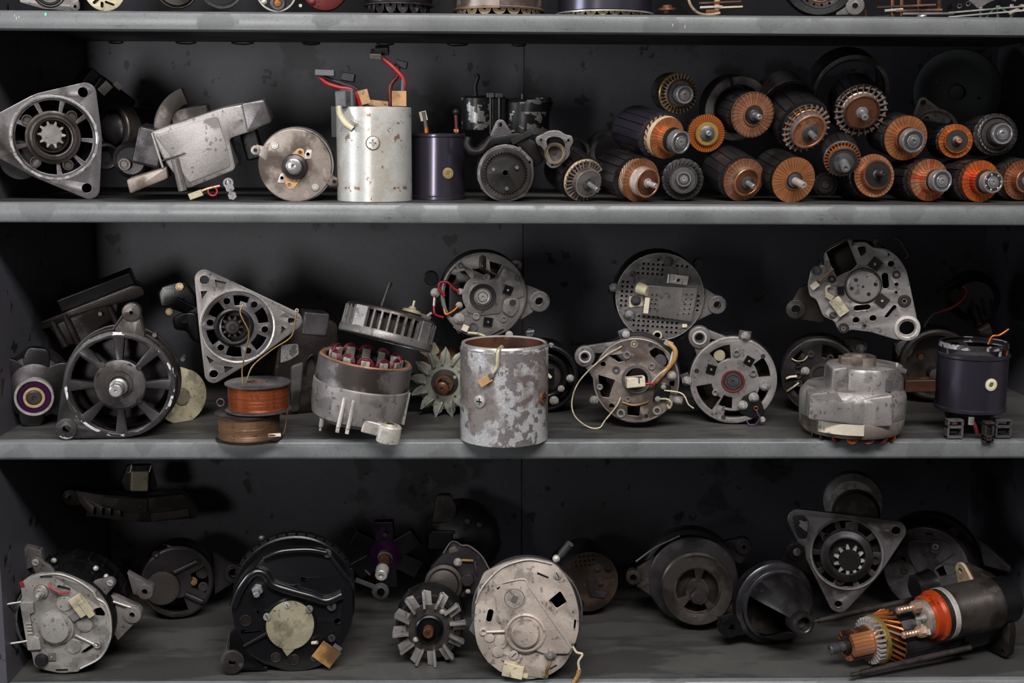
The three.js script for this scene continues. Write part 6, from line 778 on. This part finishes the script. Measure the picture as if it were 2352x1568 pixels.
{ // bell-shaped nose housing
  const t = new Thing('nose_housing', 'black bell-shaped starter nose housing with a cut-out window and two bolt ears', 'housing', Q13, 430, 1000, -.13, { ax: [.44, .3] });
  const x = 440, y = 1010; // the bell is open on one side: swept only part of the way round
  const bell = (a0, da, prof) => { const g = new THREE.LatheGeometry(prof.map(([r, z]) => V2(r, z)), 56, a0 * deg, da * deg); g.rotateX(Math.PI / 2); g.translate(t.X(x), t.Y(y), 0); return toCreasedNormals(g, .6); };
  t.add('base_rim', t.lat(x, y, [[250, -90], [296, -90], [302, -70], [298, -20], [280, -6], [258, -4], [250, -20]], 72), M.dark2); t.add('shoulder', t.lat(x, y, [[262, -10], [258, 22], [246, 30], [236, 30]], 72), M.dark2);
  t.add('bell', [bell(-30, 284, [[240, 28], [238, 60], [222, 120], [186, 190], [140, 250], [104, 310], [84, 370]]), bell(-30, 284, [[230, 28], [228, 60], [212, 116], [176, 184], [130, 244], [94, 304], [76, 360]])], M.dark2);
  t.add('back_wall', t.cyl(x, y, -80, -60, 245), M.iron); t.add('nose_ring', t.lat(x, y, [[48, 320], [48, 424], [56, 430], [74, 428], [80, 418], [82, 310]], 44), M.ironD); t.add('nose_plug', t.cyl(x, y, 340, 370, 48), M.iron);
  t.lug(530, 640, 62, 26, -80, -20, [[[455, 740], [462, 620], [500, 580], [590, 600], [640, 780], [520, 760]]], M.blkM); t.screw(533, 640, -20, 26, M.aluD, 'slot', 80); t.lug(152, 1185, 74, 32, -80, -10, [[[70, 1130], [240, 1080], [300, 1220], [200, 1250], [110, 1240]]], M.blkM);
  t.add('yoke', t.lat(x, y, [[280, -86], [272, -140], [0, -150]], 48), M.dark);
}
{ // third triangular nose
  const t = new Thing('starter_motor', 'starter motor with tilted triangular nose and bright eleven-tooth pinion on the bottom shelf', 'starter motor', Q13, 940, 660, -.18, { ax: [.02, .16] });
  const x = 940, y = 655, hs = []; for (let i = 0; i < 10; i++) hs.push(arcSlot(x, y, 178, 232, i * 36 + 5, i * 36 + 30));
  t.add('nose_flange', t.plate(hull([[605, 425, 76], [1275, 480, 70], [890, 990, 76], [x, y, 262]]), [[610, 440, 40], [1276, 480, 38], [885, 1010, 34], [x, y, 250]], -50, 0, 7), M.aluD); t.add('worn_patch', t.plate(rounded([[560, 400], [640, 390], [680, 440], [660, 560], [610, 560], [580, 500]], 20), [[610, 440, 42]], 0, 6, 3), M.chipM); t.add('rim', t.lat(x, y, [[236, -30], [240, 8], [252, 10], [258, -2]], 72), M.aluM); t.add('spoked_face', t.plate([x, y, 240], [...hs, [x, y, 150]], -50, -26, 3), M.iron); t.add('slot_floor', t.cyl(x, y, -150, -130, 232), M.iron);
  t.add('bearing_housing', t.lat(x, y + 15, [[186, -40], [180, 6], [160, 12], [146, 20], [132, 22], [122, 10], [118, -60]], 60), M.ironD); t.add('bearing_bore', t.lat(x, y + 20, [[120, -20], [112, -90], [0, -90]]), M.iron); pinion(t, 960, 695, 16, 110, 11, M.dark, M.zinc);
  t.add('bolt_tab', t.plate(rounded([[935, 430], [1020, 420], [1015, 500], [930, 490]], 8), [[975, 470, 16]], -10, 12, 3), M.iron); t.nut(975, 470, 4, 18, 8, M.gun); for (const [a, b] of [[800, 545], [1135, 690], [895, 845]]) t.add('bolt_socket', [t.ring(a, b, -30, 0, 20, 34), t.cyl(a, b, -40, -20, 22)], M.ironD);
  t.add('yoke', t.lat(x, y, [[250, -50], [260, -70], [240, -300], [210, -360], [210, -560], [0, -570]], 48), M.ironD); t.add('solenoid', t.lat(1010, 400, [[0, -150], [150, -160], [170, -200], [175, -440], [0, -450]], 40), M.iron); t.add('top_dome', t.lat(990, 330, [[0, -290], [160, -300], [210, -340], [215, -520], [0, -520]], 44), M.alu); t.add('dome_screw', t.cyl(985, 315, -292, -275, 9), M.aluM);
}
{ // grey alternator lying behind the triangular nose
  const t = new Thing('alternator', 'grey dusty alternator with slotted flat face half hidden behind the triangular nose', 'alternator', Q13, 1500, 720, -.25, { ax: [-.1, .28] });
  const x = 1500, y = 760; t.add('rear_face', t.plate([x, y, 290], [rectP(1368, 522, 70, 24, -10), rectP(1532, 515, 60, 26, 8), [1350, 700, 26], [1275, 668, 30], [1320, 600, 16], [1445, 538, 8], rounded([[1560, 760], [1620, 720], [1650, 800], [1590, 830]], 12), [1470, 850, 50], [1775, 715, 18]], -40, 0, 5), M.aluD); t.add('shell', t.lat(x, y, [[288, -20], [310, -40], [330, -180], [350, -200], [345, -330], [200, -420], [0, -420]], 60), M.ironD); t.add('face_floor', t.cyl(x, y, -130, -110, 270), M.iron);
  t.add('screw_dish', t.lat(1570, 600, [[50, 0], [46, 12], [34, 10], [28, 4], [0, 6]], 32), M.aluD); t.screw(1570, 600, 6, 24, M.zinc, 'cross'); t.add('panel_edge', t.rod([1385, 670, 4], [1445, 780, 4], 6), M.aluD); t.add('raised_panel', t.plate(rounded([[1390, 560], [1640, 560], [1700, 640], [1560, 740], [1550, 800], [1440, 780], [1380, 660]], 24), [[1570, 600, 52]], -2, 14, 4), M.aluD); t.add('cap', t.ring(1480, 850, -4, 24, 54, 70), M.ironD); t.boss(1355, 780, 2, 26, .4, M.iron); t.nut(1690, 495, -60, 26, 10, M.iron); t.add('side_wedge', t.plate(rounded([[1850, 560], [2060, 750], [2050, 780], [1880, 740]], 12), [], -160, -90, 8), M.ironD);
}
{ // starter in front: armature end, red-orange cap, solenoid
  const t = new Thing('starter_motor', 'dismantled starter with copper commutator, orange cap, two brass studs and long through bolts', 'starter motor', Q13, 1000, 1290, -.045, { ax: [-.83, .24], flat: 1 });
  // built along its own axis: z runs out of the commutator end
  const x = 1000, y = 1290;
  t.add('shaft', t.lat(x, y, [[40, 0], [38, 120], [30, 124], [30, 150], [38, 154], [38, 205], [30, 212], [10, 212], [8, 200], [0, 200]], 32), M.gun); t.add('thrust_washer', t.ring(x, y, 62, 96, 40, 56), M.iron);
  const n = 27; const bar = t.add('commutator_bar', wedge(72, 108, 8.0, 11.6, -95, 70), M.cop); for (let i = 1; i < n; i++) { const c = t.copy(bar, null, i * 2 * Math.PI / n); c.material = [M.cop, M.copP, M.copD][(hash(i, 3, 5) * 3) | 0]; }
  t.add('commutator_core', t.lat(x, y, [[40, 60], [74, 64], [76, -100]], 40), M.copD);
  const pin = t.add('riser_pin', [wedge(120, 166, 8, 7, -150, -104), wedge(100, 126, 8, 8, -140, -100)], M.zinc); for (let i = 1; i < n; i++) t.copy(pin, null, i * 2 * Math.PI / n); t.add('riser_ring', t.lat(x, y, [[104, -92], [118, -96], [120, -150]], 40), M.copP);
  t.add('winding_band', t.ring(x, y, -186, -150, 130, 176), M.brass);
  for (let i = 0; i < 24; i++) { const a = i / 24 * 2 * Math.PI, b = a + .4, q = (r, an, zz, k) => [[r - 14, -k], [r, -k], [r, k], [r - 14, k]].map(([rr, w]) => [rr * Math.cos(an) - w * Math.sin(an), rr * Math.sin(an) + w * Math.cos(an), zz]); t.add('winding_wire', hexa([...q(196, a, -290, 9), ...q(172, b, -180, 9)]), i % 3 ? M.copO : M.cop); }
  t.add('winding_core', t.cyl(x, y, -300, -180, 165), M.soot);
  const teeth = []; for (let i = 0; i < 16; i++) for (const [f, r] of [[-.44, 196], [0, 196], [.44, 196], [.47, 182], [.53, 182]]) { const a = (i + f) / 16 * 2 * Math.PI; teeth.push([x + r * Math.cos(a), y + r * Math.sin(a)]); } t.add('core', t.plate(teeth, [], -800, -296, 3), M.ironD);
  // solenoid lying alongside, towards the viewer
  const sx = x + 200, sy = y - 100, R = 178; t.add('solenoid_cap', t.lat(sx, sy, [[120, -462], [140, -464], [154, -480], [158, -530], [R, -545], [R + 2, -560]], 56), M.ora, null, 'red-orange insulating cap'); t.add('cap_face', t.lat(sx, sy, [[0, -424], [110, -426], [132, -440], [138, -470]], 40), M.aluB); t.add('clear_band', t.ring(sx, sy, -640, -600, R - 4, R + 6), M.aluL); t.add('solenoid', t.lat(sx, sy, [[R, -555], [R + 2, -600], [R + 2, -680], [R + 6, -690], [R + 8, -1000], [R + 14, -1010], [R + 14, -1025], [R - 10, -1030]], 64), M.iron); t.add('tail', t.lat(sx, sy, [[R - 6, -1030], [R - 10, -1180], [R - 50, -1220], [0, -1220]], 48), M.dark);
  for (const dy of [-88, 84]) t.add('brass_stud', [t.hex(sx + 30, sy + dy, -428, -376, 46), t.cyl(sx + 30, sy + dy, -376, -366, 36), t.lat(sx + 30, sy + dy, [[26, -366], ...Array.from({ length: 10 }, (_, i) => [i % 2 ? 27 : 22, -362 + i * 12]), [18, -244], [0, -244]], 20)], M.copL); t.add('small_stud', [t.cyl(sx + 80, sy - 10, -426, -350, 14), t.hex(sx + 80, sy - 10, -420, -395, 26)], M.zinc); t.add('steel_link', [t.box(sx + 10, sy + 50, -420, 60, 130, 26, 0), t.box(sx + 70, sy + 90, -420, 60, 40, 20)], M.aluL); t.screw(sx + 70 - 420 * .83, sy - 95 + 420 * .24, -420, 22);
  for (const [dx, dy, z0, z1] of [[-180, -190, -760, 150], [150, 178, -820, 90]]) t.add('through_bolt', [t.rod([x + dx, y + dy, z0], [x + dx, y + dy, z1], 22), t.rod([x + dx, y + dy, z1], [x + dx, y + dy, z1 + 80], 15)], M.iron);
  t.add('field_tube', t.lat(x, y, [[0, -780], [205, -780], [210, -790], [210, -1080], [0, -1090]], 48), M.blkM);
  t.add('flange', t.plate(hull([[x - 110, y - 320, 60], [x + 60, y - 120, 190], [x + 60, y + 60, 210], [x + 140, y + 250, 50]]), [[x - 110, y - 330, 30], [x + 140, y + 258, 24]], -1150, -1090, 8), M.iron); t.add('pale_ear', t.plate(hull([[x - 110, y - 330, 62], [x - 90, y - 240, 86]]), [[x - 110, y - 330, 30]], -1094, -1064, 8), M.band); t.add('boot', t.lat(x + 20, y - 290, [[0, -560], [80, -560], [100, -580], [108, -660], [118, -700], [0, -720]], 40), M.blkM);
}
// ---------------------------------------------------------------- top shelf: only the feet of things show
{
  const top = (name, label, cat, zm, u, v, z = -.05, o = {}) => new Thing(name, label, cat, zm, u, v, z, o);
  let t = top('mounting_bracket', 'grey cast bracket with one drilled ear at the left end of the top shelf', 'bracket', T1, 330, -60); t.add('casting', t.lat(330, -60, [[60, 0], [100, 6], [112, -10], [118, -120], [0, -130]], 40), M.aluD); t.lug(498, 25, 32, 14, -40, 0, [[[360, -20], [520, -20], [530, 10], [500, 58], [300, 60], [150, 30], [140, 0]]], M.aluM); t.add('groove', t.tor(330, -60, 4, 84, 10), M.iron);
  t = top('end_disc', 'cream disc with dark slots on the top shelf', 'disc', T1, 705, -65); t.add('disc', t.plate([705, -60, 132], [slotP(640, 20, 660, 0, 16), slotP(690, 40, 690, 20, 16), slotP(715, 10, 762, 24, 14), [705, -60, 40]], -30, 0, 6), M.cream); t.add('backing', t.cyl(705, -60, -60, -34, 122), M.ironD);
  t = top('solenoid', 'dark rounded canister beside the cream disc on the top shelf', 'solenoid', T1, 1190, -90); t.add('can', t.lat(1190, -90, [[0, 40], [120, 30], [140, 0], [148, -40], [148, -300], [0, -310]], 48), M.iron); t.add('bottom_rim', t.tor(1190, -90, 4, 138, 6), M.aluD);
  t = top('solenoid', 'oily black canister with bright wet rim on the top shelf', 'solenoid', T1, 1495, -90); t.add('can', t.lat(1495, -90, [[0, 0], [130, -6], [130, 10], [144, 12], [148, -10], [148, -300], [0, -310]], 48), M.chipM); t.add('face_plate', t.cyl(1495, -90, -4, 6, 118), M.blk);
  t = top('solenoid', 'canister with thin chrome rim and copper bolt on the top shelf', 'solenoid', T1, 1865, -60); t.add('can', t.lat(1865, -60, [[0, -10], [122, -10], [126, 8], [136, 8], [138, -12], [134, -280], [0, -290]], 56), M.zinc); t.add('face', t.cyl(1865, -60, -14, -6, 122), M.ironD); t.add('terminal_ring', t.ring(1875, 18, -6, 20, 26, 50), M.aluD); t.nut(1872, 14, 0, 20, 12, M.cop); t.add('pale_stud', t.ball(1785, 12, 0, 22), M.aluL);
  t = top('solenoid', 'matt brick-red canister on the top shelf', 'solenoid', T1, 2190, -85); t.add('can', t.lat(2190, -85, [[0, 20], [120, 14], [150, 0], [160, -30], [160, -300], [0, -300]], 48), M.redB); t.add('red_knob', t.ball(2110, 8, 0, 30), M.redB); t.add('pale_screw', t.cyl(2030, 40, -30, -10, 12), M.aluL);
  const stator = (label, u, r, m, edge, n, cm, base) => { const s = new Thing('stator', label, 'stator', T2, u, base, -.02 - r * .00022, { world: 1 }), g = SH[0][0]; s.g.position.y = g + .0005; s.v = 92; s.add('drum', s.ylat(u, 0, 0, [[0, -180], [r, -180], [r, edge - 14], [r + 8, edge - 8], [r + 8, edge], [r - 10, edge + 2], [r - 40, edge], [0, edge]], 72), m[0]); s.add('edge_ring', s.ylat(u, 0, 0, [[r - 4, edge - 8], [r + 11, edge - 6], [r + 11, edge + 3], [r - 4, edge + 4]], 72), m[1]);
    for (let i = 0; i < n; i++) { const a = (i + .5) / n * 360 * deg, q = []; for (let k = 0; k < 4; k++) { const w = new THREE.TorusGeometry((r * Math.PI / n) * (.78 - k * .16), 4, 6, 16, Math.PI); w.scale(1, (88 - edge) / (r * Math.PI / n * .78 + 5), 1); w.rotateX(Math.PI); w.rotateY(Math.PI / 2 - a); w.translate((r - 22) * Math.cos(a), s.Y(edge), (r - 22) * Math.sin(a)); q.push(w); } s.add('coil_loop', q, cm); } return s; };
  stator('dark stator with hanging wire loops on the top shelf', 400, 225, [M.dark, M.iron], 22, 16, M.ironD, 88); stator('beige stator drum with copper-edged rim and wire loops on the top shelf', 1075, 300, [M.aluB, M.rust], 46, 18, M.band, 92); stator('purple-grey stator drum with bright rim and small wire loops on the top shelf', 1790, 320, [M.purp, M.zinc], 60, 24, M.gold, 96);
  t = top('terminal_bolt', 'small loose bolt and nut beside the purple-grey drum on the top shelf', 'bolt', T2, 2210, 60, -.03); t.add('nut', t.ylat(2210, 0, 0, [[0, 34], [34, 34], [36, 50], [62, 54], [64, 66], [30, 72], [26, 90], [0, 92]], 24), M.copD);
  t = top('rectifier', 'small stacked brush plates with a curved lead on the top shelf', 'rectifier', T3, 270, 60, -.03); for (const [a, b, w, h, m] of [[300, 18, 280, 12, M.rust], [240, 46, 150, 14, M.zinc], [370, 52, 160, 12, M.band], [250, 76, 90, 24, M.copD]]) t.add('plate', t.box(a, b, 0, w, h, 60), m); t.add('post', t.rod([280, -20, 0], [280, 70, 0], 20), M.card); t.wire('curved_lead', [[85, -20, 30], [110, 40, 34], [160, 85, 36], [230, 96, 36], [300, 88, 30]], 9, M.band);
  t = top('alternator', 'big black alternator disc with rusty perforated centre and side lug on the top shelf', 'alternator', T3, 980, -160, -.06); t.add('black_disc', t.lat(980, -160, [[0, -20], [190, -20], [200, 0], [250, 10], [270, -10], [270, -260], [0, -270]], 64), M.blkM); t.add('perforated_ring', t.plate([985, -120, 170], [[985, -120, 120], ...Array.from({ length: 18 }, (_, i) => [985 + 148 * Math.cos(i * .349 + .17), -120 + 148 * Math.sin(i * .349 + .17), 11])], -2, 8, 2), M.aluD); t.add('rusty_rim', t.tor(985, -120, 6, 126, 7), M.rust); t.lug(1205, 45, 62, 26, -60, 10, [[[1120, -60], [1180, -60], [1260, 20], [1160, 100], [1080, 100]]], M.aluM);
  t = top('rectifier', 'rusty stacked rectifier plates with rivets on the top shelf', 'rectifier', T3, 1600, 70, -.04); [[1560, 38, 380, 12, M.rust, 2], [1480, 58, 120, 16, M.zinc, 0], [1640, 72, 300, 14, M.rust, 3], [1700, 98, 330, 14, M.aluM, 4], [1400, 96, 110, 16, M.iron, 0]].forEach(([a, b, w, h, m, r]) => t.add('plate', t.box(a, b, 0, w, h, 90, r), m)); for (const a of [1470, 1530, 1640, 1770]) t.add('rivet_post', t.rod([a, -10, 10], [a, 100, 10], 13), M.copD); t.add('bright_nut', t.ylat(1660, 0, 30, [[0, 104], [30, 104], [34, 114], [24, 124], [0, 124]], 20), M.zinc); t.add('bracket_arm', t.rod([1290, 40, 0], [1300, 118, 0], 8), M.rust);
  t = top('rectifier', 'bright twin-plate rectifier with a green wire at the right end of the top shelf', 'rectifier', T3, 2150, 70, -.04); for (const b of [60, 88]) t.add('plate', t.box(2140, b, 0, 560, 10, 120, 0), M.zinc); t.add('horseshoe_plate', t.plate(arcSlot(2190, 190, 190, 330, 60, 135), [[1985, 10, 12], [1930, 20, 12]], -40, -28, 3), M.aluM); for (const a of [2065, 2175, 2260]) t.add('post', t.rod([a, 40, 0], [a, 124, 0], 14), M.steel); t.wire('green_wire', [[2090, 124, 40], [2140, 70, 50], [2180, 52, 50], [2220, 80, 50], [2245, 100, 46]], 6, M.green); t.add('lead_lug', [t.rod([2245, 100, 46], [2300, 76, 46], 14), t.ring(2320, 70, 38, 50, 12, 26)], M.olive);
}
renderer.render(scene, camera);
